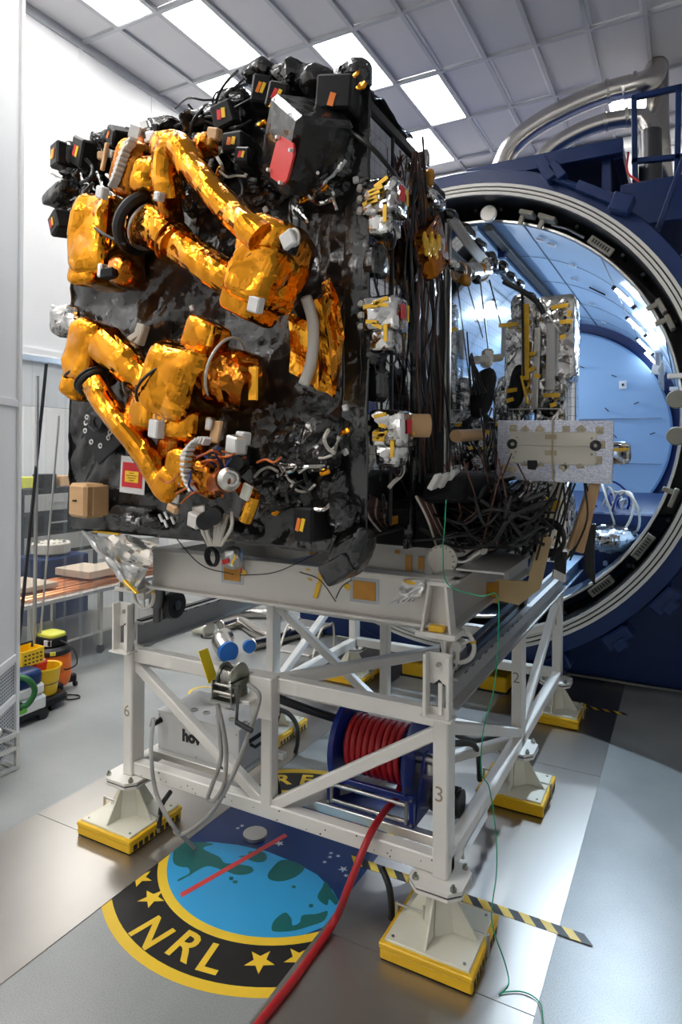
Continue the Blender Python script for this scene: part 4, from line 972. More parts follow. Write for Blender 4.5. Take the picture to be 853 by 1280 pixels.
# black camera heads with coloured tags
def camera_head(px, py, w, h, off, eul, tag='ry', d=.13, tx=0.0, tz=0.0):
    p = S(px, py, off); m = mpp(p); R_ = Euler(eul).to_matrix()
    b = MB().box(p, (w*m, d, h*m), R_, .012).build('camera_head', 'black_box', sp)
    MB().blob(p+R_ @ V((0, d*.7, 0)), [R_ @ v for v in (V((w*m*.55, 0, 0)), V((0, d*.7, 0)), V((0, 0, h*m*.55)))], .6, .3, seed=px+py).build('shroud', 'black_crumple', b)
    s = w*m*.17; f = -d/2-.003
    cols = {'ry': ('tag_red', 'tag_yellow'), 'oy': ('tag_orange', 'tag_yellow'), 'o': ('tag_orange',), 'yo': ('tag_yellow', 'tag_orange')}[tag]
    for i, c in enumerate(cols):
        MB().box(p+R_ @ V((tx*m+(i-.5)*s*1.25, f, tz*m)), (s, .005, h*m*.38), R_ @ Euler((0, .25, 0)).to_matrix()).build('tag', c, b)
    return b
camera_head(79, 196, 24, 30, .25, (0, 0, -.3), 'yo'); camera_head(107, 192, 30, 34, .22, (.1, .5, -.2), 'ry')
camera_head(78, 280, 26, 26, .30, (.1, -.3, -.35), 'ry'); MB().blob(S(74, 243, .3), (V((.12, 0, .04)), V((0, .06, 0)), V((-.01, 0, .045))), .5, .3, seed=44).build('film_fold', 'black_crumple', sp)
camera_head(328, 116, 24, 34, .12, (.1, .15, .5), 'oy'); camera_head(349, 124, 26, 32, .14, (.1, .25, .4), 'ry')
camera_head(284, 147, 30, 30, .15, (.15, -.25, .1), 'ry'); camera_head(297, 181, 30, 24, .2, (.1, .05, .1), 'oy'); camera_head(307, 198, 20, 20, .24, (.1, .1, .3), 'ry')
camera_head(424, 122, 46, 40, .14, (.15, .12, .2), 'o', .2, 4, -10); camera_head(392, 654, 31, 42, .2, (0, 0, -.1), 'oy', .2, -2, 0)
camera_head(150, 172, 22, 22, .2, (.2, .7, -.2), 'o', .14)
# large tilted black box with red plate
p = S(381, 186, .20); R_ = Euler((.25, .74, -.35)).to_matrix()
bb = MB().box(p, (.34, .34, .42), R_, .03).build('instrument_box', 'black', sp)
pp = S(352, 201, .45); R3 = Euler((.1, .62, -.35)).to_matrix(); ex, ez = R3 @ X, R3 @ Z
oc = [(-.09, -.05), (-.06, -.08), (.06, -.08), (.09, -.05), (.09, .05), (.06, .08), (-.06, .08), (-.09, .05)]
MB().prism([(a*1.0, b*1.25) for a, b in oc], pp, ex, ez, -.012).build('aperture_cover', 'red', bb)
for a, b in ((-.07, .09), (.075, .07), (-.075, -.07), (.06, -.09)): MB().cyl(pp+ex*a+ez*b-R3@Y*.003, pp+ex*a+ez*b-R3@Y*.022, .009, 10).build('cover_screw', 'paper', bb)
# black film lumps, cables and gold scraps over the front
for px, py, rx, rz, off in ((330, 95, .09, .07, .05), (370, 105, .12, .08, .02), (405, 110, .1, .07, .0), (440, 100, .1, .08, .05), (300, 130, .1, .07, .02), (255, 150, .14, .05, .02), (210, 160, .12, .05, 0), (135, 185, .10, .09, .1), (105, 225, .16, .09, .1), (120, 250, .12, .08, .08),
        (160, 235, .16, .14, .05), (90, 265, .08, .07, .12), (265, 200, .1, .12, .06), (405, 240, .16, .1, .08), (430, 200, .07, .2, .04), (330, 240, .13, .1, .03), (245, 250, .14, .12, .03), (370, 560, .14, .13, .08), (405, 555, .13, .15, .1), (345, 610, .12, .1, .08), (420, 620, .08, .14, .05), (430, 640, .09, .1, .1), (300, 660, .14, .06, .02), (180, 650, .18, .05, .02)):
    MB().blob(S(px, py, off), (V((rx, 0, 0)), V((0, .12, 0)), V((0, 0, rz))), .85, .42, 30, 18, 10, seed=px).build('film_fold', 'black_crumple', sp)
def wires(cx, cy, sx, sy, n, off, mats, r=.006, L=40):
    for i in range(n):
        x, y = random.gauss(cx, sx), random.gauss(cy, sy); a = random.uniform(0, 6.28)
        P = [S(x, y, off+random.uniform(-.05, .05))]
        for k in range(3): a += random.uniform(-.9, .9); x += L/3*math.cos(a); y += L/3*math.sin(a); P.append(S(x, y, off+random.uniform(-.04, .10)))
        MB().tube(smooth_path(P, 4), r*random.uniform(.7, 1.4), 6).build('lead', random.choice(mats), sp, 1)
wires(275, 140, 25, 8, 8, .1, ('cable_black',), .008, 60); wires(130, 220, 22, 18, 6, .3, ('cable_black', 'silver'), .009, 40)
wires(275, 205, 18, 25, 7, .2, ('cable_black', 'cable_white', 'cable_black'), .008, 35); wires(380, 590, 25, 25, 14, .22, ('cable_black', 'silver', 'cable_white', 'cable_black'), .009, 35)
wires(395, 255, 20, 15, 6, .2, ('cable_black', 'silver', 'cable_black'), .010, 35)
for P in ([(262, 150), (268, 120), (276, 116), (282, 135)], [(240, 152), (268, 146), (300, 130)], [(218, 158), (240, 150), (262, 152)]):
    MB().tube(smooth_path([S(*q_, .06) for q_ in P]), .007, 6).build('slack_cable', 'cable_black', sp, 1)
for P in ([(340, 578), (365, 582), (392, 578)], [(352, 583), (362, 600), (372, 608)], [(425, 545), (415, 570), (410, 585)], [(400, 235), (425, 210), (432, 200)], [(98, 200), (105, 225), (125, 240)], [(85, 262), (105, 255), (118, 250)], [(62, 215), (78, 222), (90, 235)], [(122, 215), (130, 235), (145, 245)]):
    MB().tube(smooth_path([S(*q_, .20) for q_ in P], 8), .013, 8, amp=.5, fr=25).build('wrapped_lead', 'silver', sp, 1)
for px, py in ((340, 130), (420, 100), (445, 95), (455, 105), (380, 250), (405, 235), (432, 540), (348, 640), (405, 590), (275, 215), (330, 155), (270, 240), (432, 118), (300, 560)):
    MB().blob(S(px, py, .2), (V((.026, 0, .012)), V((0, .012, 0)), V((-.006, 0, .014))), .7, .8, 14, 8, 26, seed=px+3).build('gold_scrap', 'gold', sp)
for px, py in ((445, 225), (432, 510), (422, 560), (375, 255), (300, 385), (332, 262), (345, 275), (432, 565), (240, 385), (425, 632)):
    MB().box(S(px, py, .09), (.03, .02, .035), (0, random.uniform(-.6, .6), 0), .006).build('vent_button', 'paper', sp)
# lower left: bracket plate with docking fixture, warning sheet, tan cover
p = S(124, 540, .11); R_ = Euler((0, -.62, 0)).to_matrix()
pl_ = MB().box(p, (.25, .02, .36), R_, .004).build('fixture_plate', 'black_metal', sp)
c = S(123, 527, .15); fx_ = MB().lathe(c, -Y, [(.066, -.03), (.072, .0), (.066, .03), (.0, .05)], 32).build('grapple_fixture', 'grey_anodised', pl_, 1)
for sz in (1, -1): MB().prism([(-.028, -.018), (.028, -.018), (.0, .034)], c+V((.004, -.052, .022*sz)), R_ @ X, (R_ @ Z)*sz, .004*sz).build('cutout', 'rubber', pl_)
MB().beam(c+V((-.07, -.04, 0)), c+V((.0, -.05, 0)), .02, .02).build('pin', 'black_metal', pl_)
for a, b in ((-.055, .115), (-.025, .14), (-.09, .075), (.06, -.09), (.09, -.07), (.075, .0), (.10, .02), (-.03, -.09), (-.085, -.02)):
    MB().torus(p+R_ @ V((a, -.014, b)), Y, .014, .005, 14, 6).build('washer', 'paper', pl_, 1)
p = S(166, 594, .10); m = mpp(p)
ws = MB().box(p, (42*m, .004, 46*m), (0, .06, 0)).build('warning_sheet', 'paper', sp)
MB().box(p-Y*.004, (34*m, .004, 31*m), (0, .06, 0)).build('red_field', 'tag_red', ws)
MB().box(p-Y*.008-Z*2*m, (23*m, .004, 14*m), (0, .06, 0)).build('yellow_field', 'tag_yellow', ws)
for i in range(4): MB().box(p-Y*.0105+Z*(2.5-3*i)*m, ((8, 18, 14, 8)[i]*m, .001, 1.1*m), (0, .06, 0)).build('text_line', 'kapton', ws)
p = S(109, 625, .12); m = mpp(p)
MB().box(p, (38*m, .16, 42*m), (0, .02, -.15), .02).box(p+V((.09, .02, 0)), (10*m, .12, 38*m), (0, 0, -.3), .01).build('tan_cover', 'tan', sp, label='tan composite box')
MB().box(p+V((-.02, -.085, 0)), (.03, .01, .012)).build('cover_slot', 'black_metal', sp)
MB().blob(S(165, 640, .02), (V((.18, 0, 0)), V((0, .05, 0)), V((0, 0, .05))), .6, .2, seed=77).build('film_fold', 'black', sp)
# silver-wrapped lump at left edge and silver cone at the bottom left
sl_ = MB().blob(S(90, 402, .12), (V((.14, 0, 0)), V((0, .12, 0)), V((0, 0, .11))), .6, .3, 30, 18, 9, seed=3).build('silver_pouch', 'silver', sp)
MB().blob(S(110, 408, .18), (V((.04, 0, 0)), V((0, .05, 0)), V((0, 0, .05))), .6, .2, seed=5).build('pouch_clamp', 'paper', sp)
MB().beam(S(66, 383, .12), S(80, 388, .12), .03, .02).build('pouch_lip', 'silver', sp)
co = MB(); A, B_, Cc, D = S(106, 662, -.05), S(200, 670, -.05), S(193, 690, -.1), S(168, 736, -.15)
co.sheet(A, B_-A, D-A, 22, 26, .04, 5, 6, .01)
co2 = MB()
n_ = 20
for i in range(n_+1):
    u = i/n_; l, r_ = A.lerp(D, u), B_.lerp(D+V((.05, 0, 0)), u)
    for j in range(13):
        v = j/12; p = l.lerp(r_, v); p = p-Y*(.16*math.sin(math.pi*v)*(1-.7*u)) + noise.noise_vector(p*9)*.035; co2.v.append(p)
for i in range(n_):
    for j in range(12): a = i*13+j; co2.f.append((a, a+1, a+14, a+13))
co2.build('silver_cone', 'silver', sp)
MB().tube(smooth_path([A, A.lerp(D, .35), A.lerp(D, .7), D], 6), .032, 8, amp=.3).build('cone_hem', 'silver_bag', sp)
for a, b in (((118, 664), (150, 668)), ((155, 725), (172, 742))): MB().beam(S(*a, .08), S(*b, .08), .03, .012).build('gold_tape', 'kapton_bright', sp)
# gold blanket flap with white curved tube
g1 = MB().sheet(S(362, 465, .10), S(398, 485, .06)-S(362, 465, .06), S(363, 392, .06)-S(362, 465, .06), 10, 14, .012, 4, 8, .006).build('gold_flap', 'gold_flat', sp)
P = [S(x, y, .12) for x, y in ((383, 372), (391, 400), (392, 430), (388, 458), (380, 481))]
MB().tube(smooth_path(P, 6), .032, 12).build('white_tube', 'whitepart', sp, 'all')
fl2 = MB(); L_ = [(402, 352), (404, 390), (412, 430), (414, 470), (418, 497)]; R_l = [(413, 346), (424, 375), (428, 410), (427, 455), (420, 497)]
n_ = 16; LP, RP = smooth_path([S(*a, .10) for a in L_], 4), smooth_path([S(*a, .16) for a in R_l], 4)
for l, r_ in zip(LP, RP):
    for j in range(5): p = l.lerp(r_, j/4); fl2.v.append(p+noise.noise_vector(p*8)*.012)
for i in range(len(LP)-1):
    for j in range(4): a = i*5+j; fl2.f.append((a, a+1, a+6, a+5))
fl2.build('gold_flap', 'gold_flat', sp)
fl3 = MB(); LP, RP = smooth_path([S(*a, .05) for a in ((393, 375), (398, 420), (396, 450), (385, 480))], 5), smooth_path([S(*a, .03) for a in ((403, 372), (409, 420), (413, 460), (415, 495))], 5)
for l, r_ in zip(LP, RP):
    for j in range(5): p = l.lerp(r_, j/4); fl3.v.append(p+noise.noise_vector(p*14)*.02)
for i in range(len(LP)-1):
    for j in range(4): a = i*5+j; fl3.f.append((a, a+1, a+6, a+5))
fl3.build('gold_gusset', 'gold', sp)
# black cuff hanging off the bottom right corner
MB().blob(S(440, 690, .04), (V((.11, 0, .03)), V((0, .10, 0)), V((.02, 0, .14))), .6, .13, 28, 16, 9, seed=2).build('black_cuff', 'black', sp)
MB().blob(S(424, 711, .12), (V((.08, 0, .05)), V((0, .05, 0)), V((-.035, 0, .05))), .3, .08, seed=6).build('black_cuff', 'black', sp)

# ------------------------------------------------------------------ robot arms
def ftube(pts, rad, mat, name, par, amp=.09, n=22, fr=8, sd=0, k=10):
    P = smooth_path(pts, 4) if len(pts) > 2 else [V(pts[0]).lerp(V(pts[1]), i/k) for i in range(k+1)]
    rs = [rad[0]+(rad[1]-rad[0])*i/(len(P)-1) for i in range(len(P))]
    return MB().tube(P, rs, n, True, amp, fr, sd).build(name, mat, par)
def fblob(px, py, off, wx, wz, d, rot, mat, name, par, e=.4, amp=.07, sd=0, fr=7):
    R_ = Euler((0, rot, 0)).to_matrix()
    return MB().blob(S(px, py, off), [R_ @ v for v in (V((wx, 0, 0)), V((0, d, 0)), V((0, 0, wz)))], e, amp, 30, 20, fr, sd).build(name, mat, par)
def ring(a, ax, Rr, r, mat, name, par): return MB().torus(a, ax, Rr, r, 32, 8).build(name, mat, par, 1)
def ibox(px, py, off, d, rot, mat, name, par): return MB().box(S(px, py, off), d, rot, .008).build(name, mat, par)
a1 = thing('robotic_arm', S(150, 320, .1), 'upper robotic arm in gold foil, folded across the top of the satellite front', 'robot arm', 'foil-wrapped robot arms')
sh = fblob(136, 300, .24, .17, .25, .2, .12, 'gold', 'shoulder', a1, .38, .07, 1)
fblob(125, 340, .24, .12, .10, .16, .1, 'gold', 'shoulder_skirt', a1, .3, .08, 2)
fblob(158, 342, .34, .10, .09, .1, .5, 'gold_dark', 'shoulder_motor', a1, .7, .08, 3)
bd = (S(300, 358, .36)-S(188, 282, .36)).normalized()
ring(S(178, 280, .34), bd, .165, .032, 'rubber', 'joint_ring', a1); ring(S(186, 284, .34), bd, .135, .010, 'steel', 'joint_band', a1)
ftube([S(180, 276, .35), S(222, 306, .36)], (.125, .118), 'gold', 'upper_arm', a1, .07, sd=4)
ftube([S(218, 303, .36), S(306, 362, .36)], (.098, .10), 'gold', 'upper_arm', a1, .07, sd=5)
ring(S(216, 302, .36), bd, .118, .008, 'gold_dark', 'seam_ring', a1)
fblob(342, 306, .36, .15, .13, .16, .45, 'gold', 'elbow', a1, .5, .08, 6)
fblob(333, 345, .36, .15, .17, .17, .42, 'gold', 'elbow', a1, .42, .08, 7)
fblob(314, 378, .36, .12, .09, .14, .5, 'gold', 'elbow', a1, .35, .09, 8)
fblob(362, 330, .28, .09, .17, .13, .4, 'gold_dark', 'elbow_motor', a1, .6, .1, 9)
ring(S(338, 332, .36), V((.45, -.1, -1)), .165, .007, 'rubber', 'strap', a1)
ftube([S(328, 300, .5), S(276, 250, .5), S(236, 204, .48)], (.085, .068), 'gold', 'forearm', a1, .08, sd=10)
ftube([S(242, 212, .46), S(226, 186, .45), S(212, 190, .44), S(208, 215, .42), S(212, 250, .38)], (.085, .085), 'gold', 'wrist', a1, .09, sd=11)
fblob(216, 185, .40, .11, .075, .1, .1, 'gold', 'wrist_cap', a1, .55, .09, 12)
fblob(190, 222, .38, .10, .11, .11, .3, 'gold', 'wrist_roll', a1, .6, .09, 13); fblob(168, 212, .36, .11, .16, .11, .35, 'gold_dark', 'wrist_drum', a1, .55, .1, 14)
fblob(208, 258, .34, .07, .14, .09, -.2, 'gold_dark', 'wrist_motor', a1, .6, .12, 15)
for i in range(9):
    p = S(143+2.2*i+(3 if i > 6 else 0), 228-6.4*i, .48); MB().box(p, (.075, .05, .018), (0, -.5+i*.05, -.3), .004).build('connector_ring', 'whitepart', a1)
for q_ in ((162, 188, .42, (.10, .02, .09), (0, .45, -.3)),): ibox(*q_, 'silverpart', 'tool_plate', a1)
for px, py, s, mt in [(172, 166, .08, 'grey_alloy'), (182, 157, .055, 'silverpart'), (190, 172, .06, 'silverpart'), (166, 176, .05, 'tan'), (205, 170, .04, 'paper'), (176, 176, .045, 'copper'), (128, 195, .05, 'tan')] + [(168+4*i-(17 if i > 7 else 0), 158+(i*7) % 19, .022+.006*(i % 4), ('silverpart', 'black_metal', 'copper', 'paper', 'grey_alloy')[i % 5]) for i in range(12)]:
    ibox(px, py, .34, (s, s*.9, s), (.2, random.uniform(-.3, .5), .3), mt, 'tool_block', a1)
ibox(137, 192, .40, (.10, .03, .045), (0, .4, -.2), 'steel', 'tool_clamp', a1); ibox(131, 196, .42, (.03, .02, .16), (0, .35, -.2), 'tan', 'tool_clamp', a1)
for px, py, w, r_ in ((128, 241, .07, .35), (199, 246, .05, .3), (320, 381, .08, .35), (362, 300, .08, -.4)):
    b_ = ibox(px, py, .50, (w, .05, w), (0.1, r_, -.1), 'paper', 'sensor_block', a1)
ibox(365, 306, .47, (.07, .05, .09), (0, .5, -.2), 'black_box', 'sensor_block', a1)
ibox(136, 342, .46, (.09, .06, .06), (0, -.1, .3), 'black_box', 'sensor_block', a1); ibox(129, 339, .47, (.04, .06, .08), (0, .1, -.1), 'silverpart', 'sensor_block', a1)
for px, py in ((304, 366), (368, 296)): ring(S(px, py, .5), V((.3, .9, .2)), .035, .007, 'cable_white', 'lead_loop', a1)
MB().tube(smooth_path([S(112, 280, .42), S(132, 294, .45), S(158, 306, .44)], 6), .009, 8).build('strap', 'rubber', a1, 1)
for px, py, w in ((268, 168, .08), (262, 178, .06), (252, 172, .05)): ibox(px, py, .36, (w, .05, w*.8), (.1, .3, 0), 'tan' if w > .07 else 'kapton', 'wrist_bracket', a1)
fblob(258, 182, .33, .06, .06, .06, 0, 'gold_dark', 'wrist_bracket', a1, .6, .2, 16)
ibox(300, 392, .2, (.09, .05, .04), (0, .5, 0), 'cream', 'stow_bracket', a1)

a2 = thing('robotic_arm', S(210, 490, .1), 'lower robotic arm in gold foil, reaching down to a silver tool near the bottom', 'robot arm', 'foil-wrapped robot arms')
fblob(118, 442, .30, .13, .20, .16, .32, 'gold', 'elbow', a2, .5, .08, 21); fblob(105, 480, .30, .10, .10, .13, .4, 'gold', 'elbow', a2, .45, .09, 22)
fblob(128, 418, .30, .10, .07, .13, .3, 'gold', 'elbow', a2, .6, .08, 23)
ftube([S(132, 430, .38), S(205, 498, .36)], (.12, .10), 'gold', 'upper_arm', a2, .08, sd=24)
bd = (S(205, 498, .36)-S(132, 430, .38)).normalized()
ring(S(176, 492, .36), V((.9, 0, .6)), .12, .008, 'rubber', 'strap', a2); ring(S(112, 462, .3), V((-.35, -.2, 1)), .155, .008, 'rubber', 'strap', a2)
fblob(192, 512, .36, .14, .15, .15, .2, 'gold', 'shoulder_roll', a2, .7, .08, 25); fblob(232, 530, .34, .17, .11, .15, .15, 'gold', 'shoulder_roll', a2, .6, .1, 26)
fblob(232, 478, .36, .19, .21, .2, .35, 'gold', 'shoulder', a2, .45, .08, 27); fblob(256, 428, .36, .10, .12, .10, .45, 'gold', 'shoulder_peak', a2, .3, .1, 28)
ibox(263, 420, .44, (.04, .03, .12), (0, .2, 0), 'gold_flat', 'shoulder_fin', a2)
ftube([S(244, 460, .30), S(318, 488, .26)], (.205, .13), 'gold_dark', 'shoulder_motor', a2, .08, sd=29)
fblob(292, 470, .22, .16, .15, .14, .3, 'gold_dark', 'shoulder_motor', a2, .6, .12, 30)
ring(S(283, 462, .30), (S(318, 488, .26)-S(244, 460, .30)), .18, .008, 'cable_white', 'white_band', a2)
ibox(319, 480, .32, (.06, .06, .19), (0, 0, .1), 'gold_flat', 'motor_flange', a2); ibox(306, 484, .30, (.05, .05, .14), (0, .4, .1), 'gold', 'motor_flange', a2)
ring(S(210, 482, .40), V((.75, -.1, -.9)), .185, .008, 'rubber', 'strap', a2)
fd = (S(212, 612, .42)-S(122, 484, .42)).normalized()
ring(S(116, 478, .42), fd, .085, .020, 'rubber', 'joint_ring', a2); ring(S(114, 475, .42), fd, .10, .008, 'rubber', 'joint_ring', a2)
ftube([S(118, 480, .44), S(140, 515, .45), S(178, 562, .44), S(206, 608, .42)], (.075, .075), 'gold', 'forearm', a2, .10, sd=31)
fblob(214, 605, .42, .08, .10, .09, .6, 'gold', 'wrist', a2, .6, .1, 32); fblob(232, 585, .40, .10, .11, .1, .2, 'gold', 'wrist', a2, .6, .12, 33); fblob(218, 560, .36, .08, .07, .08, 0, 'gold_dark', 'wrist', a2, .6, .12, 34)
sb_ = ibox(196, 536, .50, (.085, .06, .10), (0, .15, -.2), 'paper', 'sensor_block', a2); ring(S(200, 520, .5), V((.2, 1, 0)), .04, .006, 'cable_white', 'lead_loop', a2)
ibox(165, 424, .2, (.17, .05, .045), (0, -.5, .2), 'cream', 'stow_bracket', a2); ibox(176, 418, .18, (.07, .06, .13), (0, .4, 0), 'cream', 'stow_bracket', a2)
# tool end: connector ring, cubes, wound drum, orange leads
for i in range(15):
    t = -1.9+i*.2; p = S(252-20*math.cos(t), 590+34*math.sin(t)-6, .50); MB().box(p, (.045, .05, .018), (0, t*.6+.2, -.3), .004).build('connector_ring', 'whitepart', a2)
MB().prism([(.085*math.cos(t), .15*math.sin(t)) for t in [math.pi*.55+i*.17 for i in range(12)]], S(240, 592, .47), X, Z, .02).build('ring_plate', 'silverpart', a2)
fblob(262, 596, .38, .10, .11, .1, .2, 'gold_dark', 'tool_body', a2, .6, .15, 35); fblob(285, 575, .34, .12, .10, .09, 0, 'black', 'tool_body', a2, .6, .2, 36); fblob(250, 560, .3, .08, .08, .08, 0, 'gold_dark', 'tool_body', a2, .6, .2, 37)
MB().cyl(S(270, 606, .40), S(284, 600, .54), .062, 24).build('wound_drum', 'copper', a2, 1); MB().lathe(S(287, 599, .56), S(287, 599, .56)-S(270, 606, .40), [(.058, -.02), (.06, .0), (.045, .02), (.04, .03), (.03, .03), (.03, .0), (0, 0)], 26).build('drum_face', 'steel', a2, 1)
for px, py, d, mt in ((295, 556, (.09, .07, .09), 'silverpart'), (304, 548, (.07, .06, .07), 'paper'), (290, 568, (.06, .05, .05), 'whitepart'), (250, 598, (.08, .04, .10), 'paper'), (256, 590, (.04, .04, .06), 'silverpart'), (252, 640, (.09, .06, .07), 'silverpart'), (244, 650, (.08, .05, .08), 'whitepart'), (222, 622, (.06, .06, .06), 'silverpart'), (216, 636, (.08, .03, .04), 'tan'), (270, 540, (.07, .02, .12), 'tan'), (263, 530, (.04, .05, .07), 'steel'), (308, 615, (.06, .02, .08), 'cream'), (302, 562, (.05, .05, .05), 'steel')):
    ibox(px, py, .46+random.uniform(-.06, .04), d, (random.uniform(-.2, .2), random.uniform(-.6, .6), random.uniform(-.3, .1)), mt, 'tool_block', a2)
for px, py in ((270, 642), (260, 648), (296, 575)): MB().cyl(S(px, py, .38), S(px-4, py+4, .52), .045, 20).build('black_lens', 'rubber', a2, 1)
for i in range(16):
    x, y = random.gauss(268, 18), random.gauss(580, 20); a = random.uniform(0, 6.28); P = [S(x, y, .46)]
    for k in range(3): a += random.uniform(-1.2, 1.2); x += 11*math.cos(a); y += 11*math.sin(a); P.append(S(x, y, .5+random.uniform(-.03, .08)))
    MB().tube(smooth_path(P, 4), .006, 6).build('orange_lead', 'cable_orange' if i % 4 else 'blue_reel', a2, 1)
for i in range(8):
    x = 255+5*i; P = [S(x, 640+random.uniform(-6, 6), .4), S(x-3+random.uniform(-5, 5), 660, .45), S(262+i*2, 682, .42)]
    MB().tube(smooth_path(P, 4), .011, 6, amp=.3).build('braided_lead', 'cable_white', a2, 1)
ftube([S(296, 604, .42), S(318, 622, .42)], (.04, .045), 'gold', 'tool_finger', a2, .1, 14); ftube([S(318, 620, .42), S(307, 650, .40)], (.035, .04), 'gold_flat', 'tool_finger', a2, .06, 14)
for i, (px, py) in enumerate(((199, 643), (206, 640), (214, 646), (205, 650))): MB().cyl(S(px, py, .3), S(px+4, py+9, .3), .008, 8).build('pin', 'paper', a2, 1)

# ------------------------------------------------------------------ silver instrument tower and honeycomb panel
tw = thing('instrument_tower', at(680, 690, 5.5), 'tall silver foil wrapped instrument tower standing before the chamber mouth', 'instrument')
TY = 5.5
def T(px, py, dy=0): return at(px, py, TY+dy)
mt_ = mpp(T(670, 480))
def tblob(x0, y0, x1, y1, d, dy, mat, name, e=.22, amp=.035, sd=0):
    p = T((x0+x1)/2, (y0+y1)/2, dy); return MB().blob(p, (V(((x1-x0)/2*mt_, 0, 0)), V((0, d, 0)), V((0, 0, (y1-y0)/2*mt_))), e, amp, 30, 26, 5, sd).build(name, mat, tw)
tblob(634, 400, 672, 520, .12, 0, 'silver', 'left_column', .25, .05, 1); tblob(640, 366, 674, 410, .12, .02, 'silver', 'left_hood', .7, .12, 2)
tblob(674, 372, 721, 480, .16, .12, 'silver', 'right_column', .2, .04, 3); tblob(672, 460, 712, 600, .16, .12, 'silver', 'right_column', .22, .05, 4)
tblob(596, 520, 668, 600, .16, .1, 'silver', 'skirt', .5, .10, 5); tblob(618, 470, 664, 560, .14, .1, 'silver', 'skirt', .6, .10, 6); tblob(640, 596, 716, 700, .2, .15, 'silver', 'lower_body', .4, .1, 7)
tblob(704, 400, 722, 560, .10, .3, 'mirror', 'side_film', .3, .05, 8)
for x0, y0, x1, y1 in ((657, 380, 657, 475), (652, 470, 660, 505)): MB().beam(T(x0, y0, -.15), T(x1, y1, -.15), .06, .012).build('gold_strip', 'kapton_bright', tw)
MB().beam(T(653, 360, -.17), T(655, 470, -.17), .018, .018).build('mast', 'black_metal', tw)
MB().beam(T(690, 404, -.10), T(688, 488, -.10), .07, .05).build('channel_strut', 'rail_grey', tw); MB().beam(T(698, 408, -.05), T(696, 470, -.05), .02, .05).build('channel_strut', 'rail_grey', tw)
MB().beam(T(631, 408, -.02), T(630, 446, -.02), .04, .05).build('channel_strut', 'rail_grey', tw); MB().beam(T(673, 410, -.1), T(668, 510, -.1), .05, .04).build('channel_strut', 'steel', tw)
MB().beam(T(684, 390, -.12), T(700, 415, -.12), .09, .01).build('white_flag', 'paper', tw)
for x, y, w, r in ((636, 406, .16, 0), (700, 383, .13, .1), (712, 392, .05, 1.4), (708, 402, .1, 0), (704, 421, .05, .2), (690, 494, .13, 0), (692, 506, .05, .3), (640, 488, .09, .1), (638, 500, .06, .3), (666, 442, .05, .2), (664, 462, .07, .4), (610, 540, .03, 1.3), (606, 560, .03, 1.3), (678, 640, .06, .2), (690, 655, .05, .4), (672, 470, .05, -.2), (622, 530, .05, 0)):
    MB().box(T(x, y, -.16), (w, .012, .032), (0, -r, 0)).build('gold_tape', 'kapton_bright', tw)
MB().tube(smooth_path([T(630, 352, -.2), T(655, 365, -.22), T(672, 378, -.2), T(680, 392, -.18)], 6), .022, 8).build('black_cable', 'cable_black', tw, 1)
for i in range(10):
    MB().tube(smooth_path([T(596+i*2, 500+i*3, -.1), T(610+i*3, 540, -.15), T(600+i*5, 570+i*2, -.1)], 4), .007, 6).build('lead', 'cable_black', tw, 1)
for i, yy in enumerate((512, 528)): MB().cyl(T(605, yy, -.3), T(700, yy-1, -.3), .006, 6).build('tie_rod', 'steel', tw, 1)
MB().blob(at(774, 566, 4.9), (V((.075, 0, 0)), V((0, .06, 0)), V((0, 0, .075))), .5, .15, seed=9).build('foil_knob', 'silver', tw)
MB().cyl(at(700, 562, 4.9), at(770, 562, 4.9), .03, 10).build('knob_arm', 'steel_dark', tw, 1)
MB().box(at(774, 562, 4.82), (.12, .01, .02)).build('gold_tape', 'kapton_bright', tw)
hp_ = thing('honeycomb_panel', at(695, 600, 4.5), 'flat test panel with cream face and shiny cellular rim beside the tower', 'panel')
HY = 4.5; q = lambda x, y, dy=0: at(x, y, HY+dy)
A, B_, C_, D = q(625, 527), q(764, 524), q(763, 606), q(626, 598)
cx = (A+C_)/2; hm = mpp(cx); tilt = .02
MB().box((A+B_+C_+D)/4, (139*hm, .035, 76*hm), (0, tilt, 0)).build('cell_sheet', 'honey', hp_)
c0 = q(690, 560, -.025)
MB().box(c0, (104*hm, .014, 40*hm), (0, tilt, 0), .003).build('face_sheet', 'panel_white', hp_)
for y, w in ((546, 96), (575, 96)): pass
for px, py in ((642, 535), (642, 572), (641, 587), (750, 538), (752, 556), (748, 575), (657, 537), (675, 537), (708, 537), (727, 537), (656, 578), (676, 579), (707, 580), (726, 581), (705, 584), (646, 547), (645, 565), (740, 548), (740, 568), (632, 584)):
    MB().box(q(px, py, -.022), (9*hm, .010, 9*hm), (0, tilt+.785*(px % 2), 0), .012).build('insert_pad', 'pad_tan', hp_); MB().cyl(q(px, py, -.028), q(px, py, -.034), .009, 10).build('insert', 'zinc', hp_)
for px, py in ((689, 546), (689, 566)): MB().box(q(px, py, -.035), (14*hm, .008, 6*hm), None, .003).build('insert_pad', 'pad_tan', hp_)
MB().cyl(q(691, 524, -.04), q(691, 600, -.04), .006, 8).build('guide_rod', 'pad_tan', hp_, 1); MB().cyl(q(646, 556, -.04), q(738, 557, -.04), .004, 8).build('guide_rod', 'panel_white', hp_, 1)
for px, py in ((641, 555), (745, 557)): MB().lathe(q(px, py, -.03), -Y, [(.02, 0), (.035, .004), (.035, .012), (.018, .014), (.012, 0)], 22).build('black_port', 'rubber', hp_, 1)
MB().prism([(-.032, .03), (.03, .03), (.035, .0), (.02, -.035), (-.03, -.03)], q(666, 581, -.03), X, Z, .012).build('black_opening', 'rubber', hp_)
for px in (700, 745): MB().beam(q(px, 600, .05), q(px-22, 690, .05), .04, .07).build('support_leg', 'panel_white' if px < 720 else 'tan', hp_)
